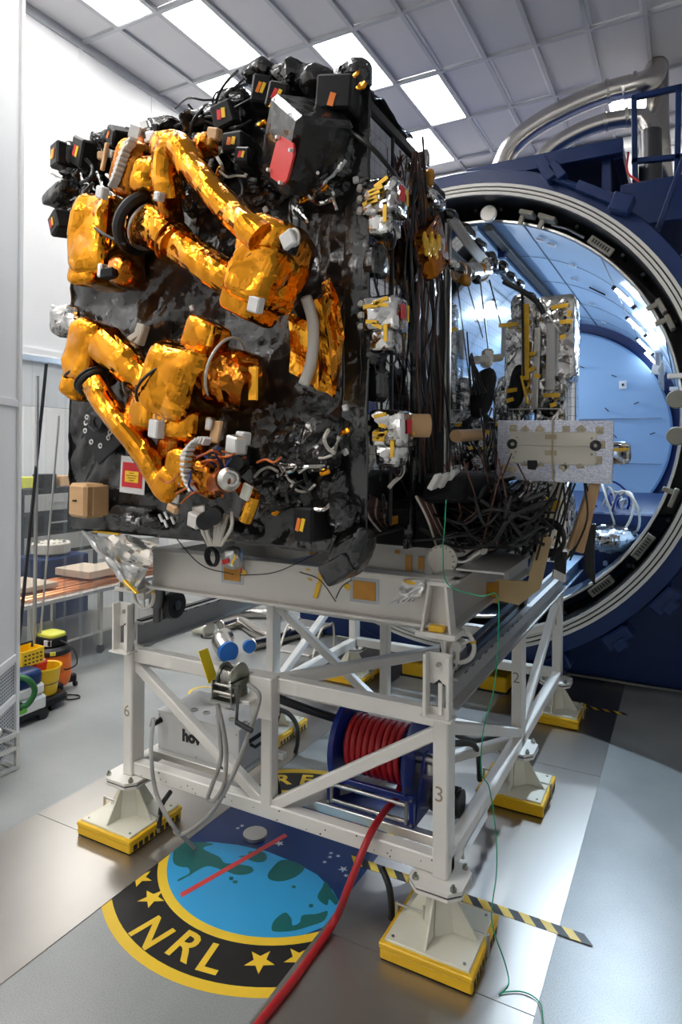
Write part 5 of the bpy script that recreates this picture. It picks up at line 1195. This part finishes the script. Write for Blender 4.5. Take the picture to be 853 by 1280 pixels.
for i in range(14):
    a = random.uniform(655, 735); P = [q(a, 604, .02), q(a+random.uniform(-20, 15), 650, random.uniform(-.2, .1)), q(a-random.uniform(0, 30), 700, random.uniform(-.2, .1))]
    MB().tube(smooth_path(P, 5), .007, 6).build('hanging_cable', 'cable_black', hp_, 1)
ck = thing('cable_hank', q(685, 672, -.1), 'coiled black cable hank with silver plugs hanging under the honeycomb panel', 'cable')
for i in range(8): MB().torus(q(684+i*.8, 672+i % 3, -.12), V((.2, 1, .1*(i % 4)-.15)), .12-.006*i, .009, 28, 6).build('turn', 'cable_black', ck, 1)
for i in range(7): MB().tube([q(696+i*2, 690, -.12), q(694+i*2, 712+i, -.14)], .009, 6).build('tail', 'cable_black', ck, 1); MB().cyl(q(694+i*2, 712+i, -.14), q(692+i*2.2, 722+i, -.15), .012, 8).build('plug', 'steel', ck, 1)
ck2 = thing('cable_hank', q(737, 690, .5), 'narrow black cable bundle hanging to the right of the coiled hank', 'cable')
for i in range(6): MB().tube(smooth_path([q(730+3*i, 655, .5), q(732+2*i, 690, .5), q(733+2*i, 715+i*3, .5)], 4), .010, 6).build('strand', 'cable_black', ck2, 1)

# ------------------------------------------------------------------ round seal printed on the floor between the tracks
SCX, SCY = -2.43, 3.74
se = thing('floor_seal', (SCX, SCY, 0), 'large round emblem with blue globe and yellow lettering printed on the floor between the tracks', 'floor emblem')
BX0, BX1 = -3.099, -1.851                       # the tracks crop the disc
def clipx(poly):
    for s_, lim in ((1, BX0-SCX), (-1, -(BX1-SCX))):
        out = []
        for i in range(len(poly)):
            a, b = poly[i], poly[(i+1) % len(poly)]; da, db = s_*a[0]-lim, s_*b[0]-lim
            if da >= 0: out.append(a)
            if (da >= 0) != (db >= 0): t = da/(da-db); out.append((a[0]+(b[0]-a[0])*t, a[1]+(b[1]-a[1])*t))
        poly = out
        if not poly: break
    return poly
def fprint(polys, z, mat, name, label=None):
    mb = MB()
    for p in polys:
        p = clipx(p)
        if len(p) > 2: mb.prism(p, (SCX, SCY, .0005), X, Y, z)
    return mb.build(name, mat, se, label=label)
def disc(r, n=96): return [(r*math.cos(2*math.pi*i/n), r*math.sin(2*math.pi*i/n)) for i in range(n)]
fprint([disc(1.17)], .0006, 'f_yellow', 'outer_ring'); fprint([disc(1.105)], .0010, 'f_black', 'black_band'); fprint([disc(.825)], .0014, 'f_yellow', 'inner_ring'); fprint([disc(.765)], .0018, 'f_blue', 'night_disc')
def surv(pts): return [((lambda p: (p.x-SCX, p.y-SCY))(atz(x, y, 0))) for x, y in pts]
z3 = lambda x, y: (120+x*.4455, 980+y*.4455)
# the globe: a pale blue disc, clipped by the ring
gc = surv([z3(440, 330)])[0]
globe = surv([z3(*q_) for q_ in ((188, 215), (205, 195), (250, 172), (320, 163), (400, 172), (480, 190), (560, 222), (620, 255), (665, 300), (690, 345), (705, 375))])
arc = [(.766*math.cos(t), .766*math.sin(t)) for t in [math.radians(a) for a in range(-48, -156, -4)]]
gl = [p for p in globe if p[0]**2+p[1]**2 < .766**2] 
fprint([gl + arc], .0022, 'f_sky', 'globe')
cont = [[(228, 168), (300, 165), (330, 170), (300, 182), (345, 205), (360, 222), (385, 225), (432, 232), (442, 245), (425, 254), (395, 256), (360, 244), (320, 232), (295, 238), (262, 258), (232, 274), (232, 268), (262, 252), (258, 236), (240, 234), (220, 225), (216, 205)],
        [(432, 190), (470, 192), (480, 208), (470, 219), (445, 219), (415, 208), (400, 204), (425, 200)], [(492, 240), (520, 215), (560, 220), (585, 238), (560, 262), (520, 274), (490, 270), (482, 258)],
        [(494, 412), (500, 385), (530, 362), (548, 378), (552, 398), (572, 390), (580, 370), (620, 366), (650, 358), (640, 385), (600, 400), (560, 412), (520, 416)], [(636, 290), (645, 275), (665, 305), (680, 330), (672, 340), (655, 325), (648, 342), (622, 320)],
        [(375, 262), (385, 262), (385, 270), (375, 270)], [(385, 273), (397, 272), (396, 280), (385, 279)], [(550, 287), (560, 287), (560, 293), (552, 293)], [(598, 340), (608, 338), (609, 346), (599, 347)]]
def rounded(c):
    n = len(c); out = []
    for i in range(n):
        p0, p1, p2, p3 = [V((*c[(i+k) % n], 0)) for k in (-1, 0, 1, 2)]
        for t in (0, .25, .5, .75): q = .5*((2*p1)+(p2-p0)*t+(2*p0-5*p1+4*p2-p3)*t*t+(3*p1-p0-3*p2+p3)*t**3); out.append((q.x, q.y))
    return out
fprint([rounded(surv([z3(*q_) for q_ in c])) for c in cont], .0027, 'f_green', 'continents')
fprint([surv([(z3(236, 308)), z3(530, 140), z3(538, 148), z3(240, 320)])], .0031, 'f_red', 'orbit_line')
op = [atz(400, 1024, 0), atz(425, 1022, 0), atz(446, 1030, 0), atz(455, 1045, 0), atz(459, 1064, 0)]
op = smooth_path(op, 5); mb = MB()
for a, b in zip(op, op[1:]): mb.beam(a+Z*.0027, b+Z*.0027, .022, .002, ch=0)
mb.build('orbit_line', 'f_red', se)
def star(c, r, rot=0): return [(c[0]+(r if i % 2 == 0 else r*.42)*math.sin(rot+i*math.pi/5), c[1]+(r if i % 2 == 0 else r*.42)*math.cos(rot+i*math.pi/5)) for i in range(10)]
stars = [(515, 168), (642, 220), (657, 206), (680, 203), (694, 240), (660, 195), (718, 312), (702, 258), (410, 118), (398, 125)]
for x, y in stars: fprint([star(surv([z3(x, y)])[0], .034 if (x, y) in ((515, 168), (694, 240), (718, 312)) else .018, .3)], .0027, 'f_white', 'white_star')
for x, y in ((448, 1018), (455, 1026), (462, 1034), (452, 1040)): fprint([star(surv([(x, y)])[0], .02)], .0027, 'f_white', 'white_star')
fprint([[(a+.0, b) for a, b in surv([(375, 1026), (380, 1020), (404, 1020), (408, 1026), (404, 1034), (392, 1040), (382, 1032)])]], .0030, 'f_white', 'satellite_mark')
R_mid = .965
def on_band(deg, r=R_mid): a = math.radians(deg); return V((SCX+r*math.cos(a), SCY+r*math.sin(a), .0016))
for t, px, py in (('N', 185, 1165), ('R', 228, 1182), ('L', 262, 1198)):
    p = atz(px+3, py+2, 0); d = V((p.x-SCX, p.y-SCY, 0)).normalized()
    text_mb(t, .275, V((p.x, p.y, .0016)), Z.cross(-d).cross(Z).cross(Z)*0 + V((-d.y, d.x, 0)), -d, .0008, bold=.018).build('letter', 'f_yellow', se)
for px, py in ((190, 1123), (175, 1098), (325, 1202), (374, 1198)):
    p = atz(px, py, 0); fprint([star((p.x-SCX, p.y-SCY), .085, .1)], .0020, 'f_yellow', 'yellow_star')
for t, deg in (('A', 143), ('I', 133.5), ('R', 123.7), ('F', 112.3), ('O', 102.6), ('R', 92), ('C', 81.5), ('E', 71.5)):
    a = math.radians(deg); d = V((math.cos(a), math.sin(a), 0)); p = V((SCX, SCY, .0016))+d*.985
    if BX0+.04 < p.x < BX1-.04: text_mb(t, .22, p, V((d.y, -d.x, 0)), d, .0008, bold=.03).build('letter', 'f_yellow', se)
# hazard tapes
def hazard(x0, x1, y, w, lab, n):
    r = thing('hazard_tape', ((x0+x1)/2, y, .006), lab, 'tape'); d = (x1-x0)/n
    for i in range(n):
        a, b = x0+i*d, x0+(i+1)*d; sh_ = w*.8
        MB().prism([(a, -w/2), (b, -w/2), (b-sh_, w/2), (a-sh_, w/2)], (0, y, .0057), X, Y, .0012).build('stripe', ('f_yellow', 'f_black')[i % 2], r)
hazard(-1.95, -.46, 3.90, .075, 'yellow and black striped floor tape under the front right pedestal', 24)
hazard(-1.0, -.55, 7.43, .06, 'short dark yellow striped floor tape by the far right pedestal', 8)
# yellow kerbs behind the stand
for i, (a, b) in enumerate((((597, 866), (632, 868)), ((500, 846), (530, 850)))):
    p, q = atz(*a, 0), atz(*b, 0); c = (p+q)/2
    r = thing('yellow_block', (c.x, c.y+.2, 0), ('low yellow block on the floor behind the right of the stand', 'low yellow block on the floor behind the middle of the stand')[i], 'block')
    MB().box((c.x, c.y+.2, .09), ((q-p).length, .3, .18), ch=.015).build('block', 'yellow', r); MB().box((c.x, c.y+.2, .01), ((q-p).length+.04, .34, .02)).build('base', 'black_metal', r)

# ------------------------------------------------------------------ left side: partition, storage frame, cleaning gear
pt = thing('partition_panel', (-5.38, 3.85, 0), 'white framed partition standing at the left edge of the picture', 'partition')
pa = V((-5.40, 3.84, 0)); pdx = V((.553, -.833, 0)); pn = V((.833, .553, 0))
PL = 1.1; rm = Matrix((pdx, pn, Z)).transposed()
MB().box(pa+pdx*(PL/2)+Z*4.1, (PL, .03, 6.6), rm).build('panel_skin', 'wall', pt)
for u in (.035, PL-.035): MB().box(pa+pdx*u+Z*3.75, (.07, .07, 7.5), rm, .004).build('upright', 'grid_white', pt)
for z in (.50, .86, 3.15, 7.0): MB().box(pa+pdx*(PL/2)+Z*(z), (PL-.14, .06, .07), rm, .004).build('crossbar', 'grid_white', pt)
gr = MB().box(pa+pdx*(PL/2)+Z*.42, (PL-.14, .02, .76), rm).build('perforated_grille', 'grid', pt)
hl = MB()
for i in range(26):
    for j in range(24): hl.box(pa+pdx*(.09+i*.036)+pn*.011+Z*(.08+j*.031), (.014, .003, .012), rm)
hl.build('perforations', 'black_metal', gr, kind='stuff')
sf = thing('storage_frame', (-5.05, 3.4, 0), 'low slotted aluminium frame with fittings on the floor at the far left', 'frame')
for z in (.02, .19, .30):
    for y in (3.15, 3.62): MB().box((-5.3, y, z), (.5, .035, .035), ch=.003).build('rail', 'silverpart', sf)
    for x in (-5.53, -5.07): MB().box((x, 3.385, z), (.035, .47, .035), ch=.003).build('rail', 'silverpart', sf)
for x in (-5.53, -5.07):
    for y in (3.15, 3.62): MB().box((x, y, .16), (.035, .035, .32), ch=.003).build('upright', 'silverpart', sf)
for i in range(5): MB().cyl((-5.45+.06*i, 3.25+.05*i, .08+.02*i), (-5.2+.02*i, 3.5, .12), .03, 12).build('fitting', 'steel' if i % 2 else 'black_metal', sf, 1)
for i in range(3): MB().cyl((-5.4+.12*i, 3.2+.1*i, .34), (-5.15, 3.3+.11*i, .345), .028, 12).build('fitting', 'silverpart', sf, 1)
# orange shop vacuum with lime lid
vc = thing('shop_vacuum', (-6.02, 4.72, 0), 'orange drum vacuum cleaner with black and lime green top', 'vacuum cleaner')
c = V((-6.02, 4.72, 0))
MB().lathe(c, Z, [(0, .09), (.20, .09), (.22, .12), (.245, .25), (.232, .28), (.24, .30), (.235, .47), (.22, .50), (0, .50)], 36).build('drum', 'orange', vc, 1)
MB().lathe(c, Z, [(.23, .50), (.245, .51), (.24, .56), (.20, .60), (0, .60)], 36).build('lid', 'black_metal', vc, 1)
MB().blob(c+Z*.66, (V((.17, 0, 0)), V((0, .15, 0)), V((0, 0, .075))), .5, 0).build('motor_housing', 'black_box', vc, 'all')
MB().blob(c+Z*.735, (V((.16, 0, 0)), V((0, .13, 0)), V((0, 0, .035))), .5, 0).build('lime_top', 'lime', vc, 'all')
MB().box(c+V((.10, -.13, .66)), (.1, .03, .08), (0, 0, .5), .006).build('label_plate', 'paper', vc); MB().box(c+V((.19, -.13, .54)), (.07, .03, .05), (0, 0, .9), .006).build('latch', 'lime', vc)
for a in (-.3, 1.2, 2.8, 4.3):
    p = c+V((.25*math.cos(a), .25*math.sin(a), 0)); MB().box(p+Z*.12, (.12, .08, .1), (0, 0, a), .015).build('foot', 'black_box', vc); MB().cyl(p+V((.05*math.cos(a), .05*math.sin(a)-.015, .035)), p+V((.05*math.cos(a), .05*math.sin(a)+.015, .035)), .035, 14).build('caster', 'rubber', vc, 1)
MB().tube(smooth_path([c+V((.15, 0, .68)), c+V((.33, .05, .6)), c+V((.42, .05, .42)), c+V((.3, .02, .33)), c+V((.22, 0, .32))], 6), .009, 8).build('cord', 'cable_black', vc, 1)
MB().tube(smooth_path([c+V((.25, -.05, .02)), c+V((.42, .05, .012)), c+V((.52, 0, .012)), c+V((.45, -.1, .012)), c+V((.32, -.1, .02))], 6), .009, 8).build('cord', 'cable_black', vc, 1)
vc.location = atz(64, 864, 0); vc.scale = (.88, .88, .88)
# yellow bucket on dolly, with red insert, and basket
bk = thing('mop_bucket', (-5.98, 4.36, 0), 'yellow plastic bucket with red insert on a black wheeled base', 'bucket')
c = V((-5.98, 4.38, 0))
MB().lathe(c, Z, [(0, .16), (.135, .16), (.14, .18), (.185, .47), (.20, .475), (.195, .49), (.175, .48), (.13, .20), (0, .19)], 32).build('bucket', 'yellow_plastic', bk, 1)
MB().box(c+V((-.10, -.03, .48)), (.14, .2, .14), (0, .2, 0), .02).build('wringer', 'red', bk); MB().torus(c+Z*.30, Z, .163, .005, 28, 6).build('wire_handle', 'steel_dark', bk, 1)
MB().blob(c+Z*.11, (V((.21, 0, 0)), V((0, .21, 0)), V((0, 0, .055))), .4, 0).build('base', 'black_box', bk, 'all')
MB().box(c+V((.12, -.19, .11)), (.06, .02, .03), (0, 0, .4), .004).build('red_badge', 'tag_red', bk)
for a in (-.2, -1.5, 1.4, 3): p = c+V((.17*math.cos(a), .17*math.sin(a), .035)); MB().cyl(p-Y*.02, p+Y*.02, .036, 14).build('caster', 'rubber', bk, 1)
bk.location = atz(54, 884, 0); bk.scale = (.86, .86, .9)
ba = thing('yellow_basket', (-5.99, 4.18, .50), 'yellow slotted plastic basket perched above the bucket', 'basket')
c = at(31, 819, 4.45)
for k in range(4):
    an = k*math.pi/2; d = V((math.cos(an), math.sin(an), 0)); t = V((-d.y, d.x, 0))
    MB().box(c+d*.13, (.012, .26, .16), Matrix((d, t, Z)).transposed(), .003).build('side', 'yellow_plastic', ba)
    h_ = MB()
    for i in range(5):
        for j in range(3): h_.box(c+d*.1365+t*(-.09+.045*i)+Z*(-.05+.04*j), (.003, .025, .015), Matrix((d, t, Z)).transposed())
    h_.build('slots', 'black_metal', ba)
MB().box(c-Z*.075, (.25, .25, .012)).build('bottom', 'yellow_plastic', ba); MB().tube([c+V((-.02, -.12, .06)), c+V((-.02, -.12, .12)), c+V((-.02, .1, .12)), c+V((-.02, .1, .06))], .014, 8).build('handle', 'rubber', ba, 1)
MB().box((c.x-.06, c.y+.05, (c.z-.08)/2), (.03, .03, c.z-.08), ch=.005).build('pole', 'black_metal', ba)
gv = thing('dust_extractor', (-5.93, 4.0, 0), 'grey and navy dust extractor with green hose at the partition edge', 'vacuum cleaner')
c = atz(21, 902, 0)
MB().box(c+Z*.17, (.36, .44, .16), ch=.03).build('tub', 'silverpart', gv); MB().box(c+V((0, 0, .31)), (.34, .40, .12), ch=.03).build('body', 'paper', gv)
MB().blob(c+Z*.43, (V((.17, 0, 0)), V((0, .2, 0)), V((0, 0, .09))), .45, 0).build('top', 'blue', gv, 'all'); MB().box(c+V((.0, 0, .085)), (.37, .42, .05), ch=.015).build('base', 'black_box', gv)
MB().box(c+V((.182, -.1, .16)), (.006, .16, .05)).build('green_label', 'green_label', gv); MB().box(c+V((.10, -.17, .40)), (.05, .006, .08), (0, .3, 0)).build('green_mark', 'green_label', gv)
for y in (-.17, .17): MB().cyl(c+V((.13, y, .055)), c+V((.19, y, .055)), .055, 18).build('wheel', 'rubber', gv, 1)
MB().tube(smooth_path([c+V((.05, -.12, .50)), c+V((.22, -.05, .48)), c+V((.27, 0, .36)), c+V((.24, -.05, .24)), c+V((.18, -.1, .22))], 8), .028, 12).build('green_hose', 'green', gv, 1)
MB().cyl(c+V((.12, -.11, .22)), c+V((.20, -.10, .22)), .04, 16).build('hose_cuff', 'rubber', gv, 1)
# clear strip curtain in the doorway and its leaning poles
cu = thing('strip_curtain', (-6.55, 5.6, 0), 'clear plastic strip curtain hanging across the opening in the left wall', 'curtain')
for i in range(11):
    y0 = 4.25+i*.245; mb = MB(); n = 6
    for j in range(n+1):
        for z in (.06, 3.74):
            mb.v.append(V((-6.54+.03*math.sin(j*1.1+i*2)+(.03 if i % 2 else 0), y0+.29*j/n, z+(.03*((i*5) % 3) if z < 1 else 0))))
    for j in range(n): a = 2*j; mb.f.append((a, a+2, a+3, a+1))
    mb.build('vinyl_strip', 'curtain', cu, 'all')
MB().box((-6.54, 5.6, 3.76), (.05, 3.1, .06)).build('header_rail', 'silverpart', cu)
for i, (a, b, z0, r, mt, lab) in enumerate((((58, 455), (24, 800), 0, .018, 'black_metal', 'black pole leaning in the doorway curtain, darkest of three'), ((47, 470), (43, 800), 0, .02, 'steel', 'grey pole leaning just left of the darkest pole'), ((74, 520), (50, 800), 0, .012, 'steel', 'thin grey pole leaning right of the darkest pole'))):
    p, q = atx(*a, -6.42), atx(*b, -6.42); d = (q-p)*(-p.z/(q.z-p.z)); q = p+d
    r_ = thing('leaning_pole', (q.x, q.y, 0), lab, 'pole'); MB().tube([p, q+Z*.01], r, 10).build('shaft', mt, r_, 1); MB().cyl(q, q+Z*.03, r*1.3, 10).build('foot', 'rubber', r_, 1)
# work table with copper tubing beyond the curtain
wt = thing('work_table', (-7.4, 6.2, 0), 'long steel work table beyond the curtain', 'table')
MB().box((-7.45, 6.3, .86), (1.1, 2.6, .05), ch=.004).build('top', 'silverpart', wt); MB().box((-7.45, 6.3, .30), (1.0, 2.4, .03)).build('shelf', 'steel', wt)
for x in (-7.92, -6.98):
    for y in (5.15, 6.2, 7.45): MB().box((x, y, .48), (.05, .05, .74)).build('leg', 'steel', wt); MB().cyl((x-.02, y, .06), (x+.02, y, .06), .06, 16).build('caster', 'rubber', wt, 1)
for i in range(16): 
    x = -7.9+i*.058; t_ = MB().cyl((x, 5.1, .90+.01*(i % 2)), (x, 7.5, .90+.01*(i % 3)), .018, 8)
    o = t_.build('copper_tube', 'copper', None, 1, label='copper tube lying along the work table beyond the curtain', cat='tube', group='copper tubes on the work table')
for i, (y, h) in enumerate(((5.5, .06), (6.5, .1), (7.2, .05))):
    r = thing('flat_board', (-7.6, y, .93), ('pale board on the copper tubes at the near end of the table', 'thickest pale board in the middle of the copper tubes', 'pale board at the far end of the copper tubes')[i], 'board'); MB().box((-7.6, y, .95+h/2), (.7, .5, h), ch=.004).build('board', 'wood', r)
ct = thing('wheeled_cart', (-7.3, 7.9, 0), 'small steel cart beside the far end of the work table', 'cart')
for z in (.2, .8): MB().box((-7.3, 8.1, z), (.7, .6, .03), ch=.005).build('shelf', 'steel', ct)
for x in (-7.62, -6.98):
    for y in (7.83, 8.37): MB().cyl((x, y, .1), (x, y, .82), .018, 10).build('upright', 'steel', ct, 1); MB().cyl((x-.015, y, .05), (x+.015, y, .05), .05, 14).build('caster', 'rubber', ct, 1)
# racks and gear deeper in the next room
for i, (x, y, w, h, mt, lab) in enumerate(((-10.5, 6.3, 1.6, 2.2, 'steel_dark', 'dark equipment rack deep in the next room, nearest the door'), (-10.6, 8.4, 1.8, 2.0, 'black_metal', 'black equipment rack deep in the next room, farther back'), (-10.2, 4.2, 1.3, 1.6, 'steel_dark', 'low dark cabinet at the near end of the next room'))):
    r = thing('equipment_rack', (x, y, 0), lab, 'rack'); MB().box((x-.2, y, h/2), (.5, w, h), ch=.01).build('case', mt, r)
    for j in range(5): MB().box((x+.06, y, .2+j*h/5.2), (.02, w*.85, h/6.5), ch=.004).build('drawer', ('steel', 'black_box', 'rail_grey')[(i+j) % 3], r); MB().box((x+.08, y, .2+j*h/5.2), (.02, w*.3, .03)).build('pull', 'steel', r)
    for j in range(4): MB().box((x-.1, y-w*.35+j*w*.22, h+.12), (.3, w*.17, .2+.08*(j % 2)), ch=.01).build('case_on_top', ('lime', 'black_box', 'tan', 'steel')[j], r)
dr = thing('perforated_drum', (-9.0, 7.0, 0), 'pale perforated drum fixture on a dark stand in the next room', 'fixture')
MB().lathe((-9, 7.0, 1.15), (0, 0, 1), [(0, .1), (.27, .1), (.29, .08), (.29, -.06), (.2, -.1), (0, -.1)], 36).build('drum', 'panel_white', dr, 1)
for k in range(14): a = k*math.pi/7; MB().cyl((-9+.2*math.cos(a), 7+.2*math.sin(a), 1.249), (-9+.2*math.cos(a), 7+.2*math.sin(a), 1.255), .025, 10).build('hole', 'black_metal', dr)
MB().box((-9, 7.0, .52), (.7, .9, 1.05), ch=.02).build('stand', 'blue', dr)
for i, y in enumerate((5.4, 8.3)):  # unseen panels added to light the room past the curtain
    ceil2 = thing('ceiling_light', (-9.5, y, 5.5), ('unseen ceiling light added to brighten the next room, nearer end', 'unseen ceiling light added to brighten the next room, farther end')[i], 'light')
    MB().box((-9.5, y, 5.52), (1.85, 1.25, .05)).build('light_frame', 'grid_white', ceil2); MB().box((-9.5, y, 5.49), (1.8, 1.2, .012)).build('diffuser', 'emit_ceiling', ceil2)
# ducts, elbow and stool on the floor beyond the stand
def duct(pts, r, lab, bands=()):
    P = smooth_path([atz(x, y, r+.005) for x, y in pts], 6); t_ = thing('flexible_duct', (P[0].x, P[0].y, 0), lab, 'duct')
    mb = MB(); base = len(P)*4; PP = smooth_path(P, 3); mb.tube(PP, [r*(1+.02*(i % 2)) for i in range(len(PP))], 18); mb.build('hose', 'duct', t_, 1)
    MB().torus(P[0], P[1]-P[0], r, .012, 24, 6).build('collar', 'steel', t_, 1); MB().torus(P[-1], P[-1]-P[-2], r, .012, 24, 6).build('collar', 'steel', t_, 1)
    return t_
duct([(276, 783), (300, 778), (322, 790), (345, 798), (362, 792)], .085, 'silver corrugated duct on the floor, middle one with an S bend')
duct([(262, 772), (290, 768), (322, 766), (350, 768)], .085, 'silver corrugated duct on the floor lying straight behind the S bend one')
duct([(316, 806), (340, 800), (372, 792), (400, 788)], .075, 'silver corrugated duct on the floor with blue capped end')
de = thing('duct_elbow', atz(292, 812, 0), 'thick silver duct elbow with bright blue caps on the floor', 'duct')
c = atz(281, 806, .14)
MB().tube(smooth_path([c+V((-.10, .14, .05)), c+V((-.06, .0, .05)), c+V((.05, -.08, .0)), c+V((.14, -.12, -.03))], 6), .13, 20).build('elbow', 'duct', de, 1)
MB().cyl(c+V((.13, -.115, -.03)), c+V((.18, -.14, -.035)), .133, 20).build('blue_cap', 'blue_cap', de, 1) if 'blue_cap' in M else MB().cyl(c+V((.12, -.11, -.03)), c+V((.19, -.145, -.035)), .134, 20).build('cap', 'cap_blue', de, 1, label='bright blue plastic cap')
MB().cyl(c+V((.30, .12, .0)), c+V((.35, .09, .0)), .085, 18).build('cap', 'cap_blue', de, 1, label='bright blue plastic cap')
vl = thing('floor_valve', atz(252, 785, 0), 'pale valve body with flange on the floor left of the ducts', 'valve')
c = atz(252, 786, .1); MB().cyl(c-X*.15, c+X*.12, .08, 18).cyl(c, c+Z*.12, .05, 14).build('body', 'cream', vl, 1); MB().cyl(c+X*.12, c+X*.15, .12, 20).build('flange', 'steel', vl, 1); MB().torus(atz(262, 795, .01), Z, .12, .008, 24, 6).build('ring', 'cable_black', vl, 1)
sl = thing('step_stool', atz(388, 825, 0), 'white tubular step stool with steel tread behind the stand', 'stool')
c = atz(388, 825, 0)
MB().box(c+Z*.46, (.5, .32, .03), ch=.008).build('upper_tread', 'rail_grey', sl); MB().box(c+V((0, -.30, .2)), (.5, .26, .03), ch=.008).build('lower_tread', 'rail_grey', sl)
for sx in (-1, 1):
    MB().tube(smooth_path([c+V((.25*sx, -.46, .015)), c+V((.25*sx, -.18, .44)), c+V((.25*sx, .05, .47)), c+V((.25*sx, .17, .44)), c+V((.25*sx, .2, .0))], 5), .014, 10).build('side_tube', 'white_steel', sl, 1)
MB().cyl(c+V((-.25, -.3, .19)), c+V((.25, -.3, .19)), .014, 10).build('cross_tube', 'white_steel', sl, 1)
# ring of yellow tape bits on the floor left of the winch
yr = thing('floor_ring_mark', atz(255, 865, .0), 'broken ring of worn yellow tape on the floor behind the winch', 'marking')
c = atz(255, 865, .0015)
for i in range(11):
    a = i*.571; MB().box(c+V((.16*math.cos(a), .16*math.sin(a), 0)), (.03, .07+.015*(i % 3), .002), (0, 0, a)).build('tape_bit', 'f_yellow', yr)

# ------------------------------------------------------------------ every separate piece becomes a part of its own
def loose(me):
    n = len(me.vertices); par = list(range(n))
    def find(a):
        while par[a] != a: par[a] = par[par[a]]; a = par[a]
        return a
    for p in me.polygons:
        vs = p.vertices; a = find(vs[0])
        for b in vs[1:]:
            b = find(b)
            if a != b: par[b] = a
    g = {}
    for i in range(n): g.setdefault(find(i), []).append(i)
    comps = []
    for vs in g.values():
        cs = [me.vertices[i].co for i in vs]
        comps.append((set(vs), [min(c[k] for c in cs) for k in range(3)], [max(c[k] for c in cs) for k in range(3)]))
    merged = True                                  # pieces whose boxes touch are welded together
    while merged:
        merged = False; out = []
        for c in comps:
            for o in out:
                if all(c[1][k] <= o[2][k]+.004 and o[1][k] <= c[2][k]+.004 for k in range(3)):
                    o[0].update(c[0]); o[1][:] = [min(a, b) for a, b in zip(c[1], o[1])]; o[2][:] = [max(a, b) for a, b in zip(c[2], o[2])]; merged = True; break
            else: out.append(c)
        comps = out
    return [c[0] for c in comps]
for o in [o for o in COL.objects if o.type == 'MESH' and 'kind' not in o and o.parent is not None]:
    if len(o.data.polygons) > 4000 or o.data.users > 1: continue
    cs = loose(o.data)
    if len(cs) < 2: continue
    if len(cs) > 12 or o.dimensions.length < .12: o['kind'] = 'stuff'; continue
    me = o.data; sm = [p.use_smooth for p in me.polygons]
    for k, vs in enumerate(cs):
        ids = sorted(vs); mp = {v: i for i, v in enumerate(ids)}
        m2 = bpy.data.meshes.new(o.name.split('.')[0]); pol = [p for p in me.polygons if p.vertices[0] in vs]
        m2.from_pydata([me.vertices[i].co for i in ids], [], [[mp[i] for i in p.vertices] for p in pol])
        for a, b in zip(m2.polygons, pol): a.use_smooth = b.use_smooth
        if pol and pol[0].use_smooth: m2.set_sharp_from_angle(angle=math.radians(38))
        m2.materials.append(me.materials[0])
        if k == 0: o.data = m2
        else:
            c = o.copy(); c.data = m2; COL.objects.link(c)
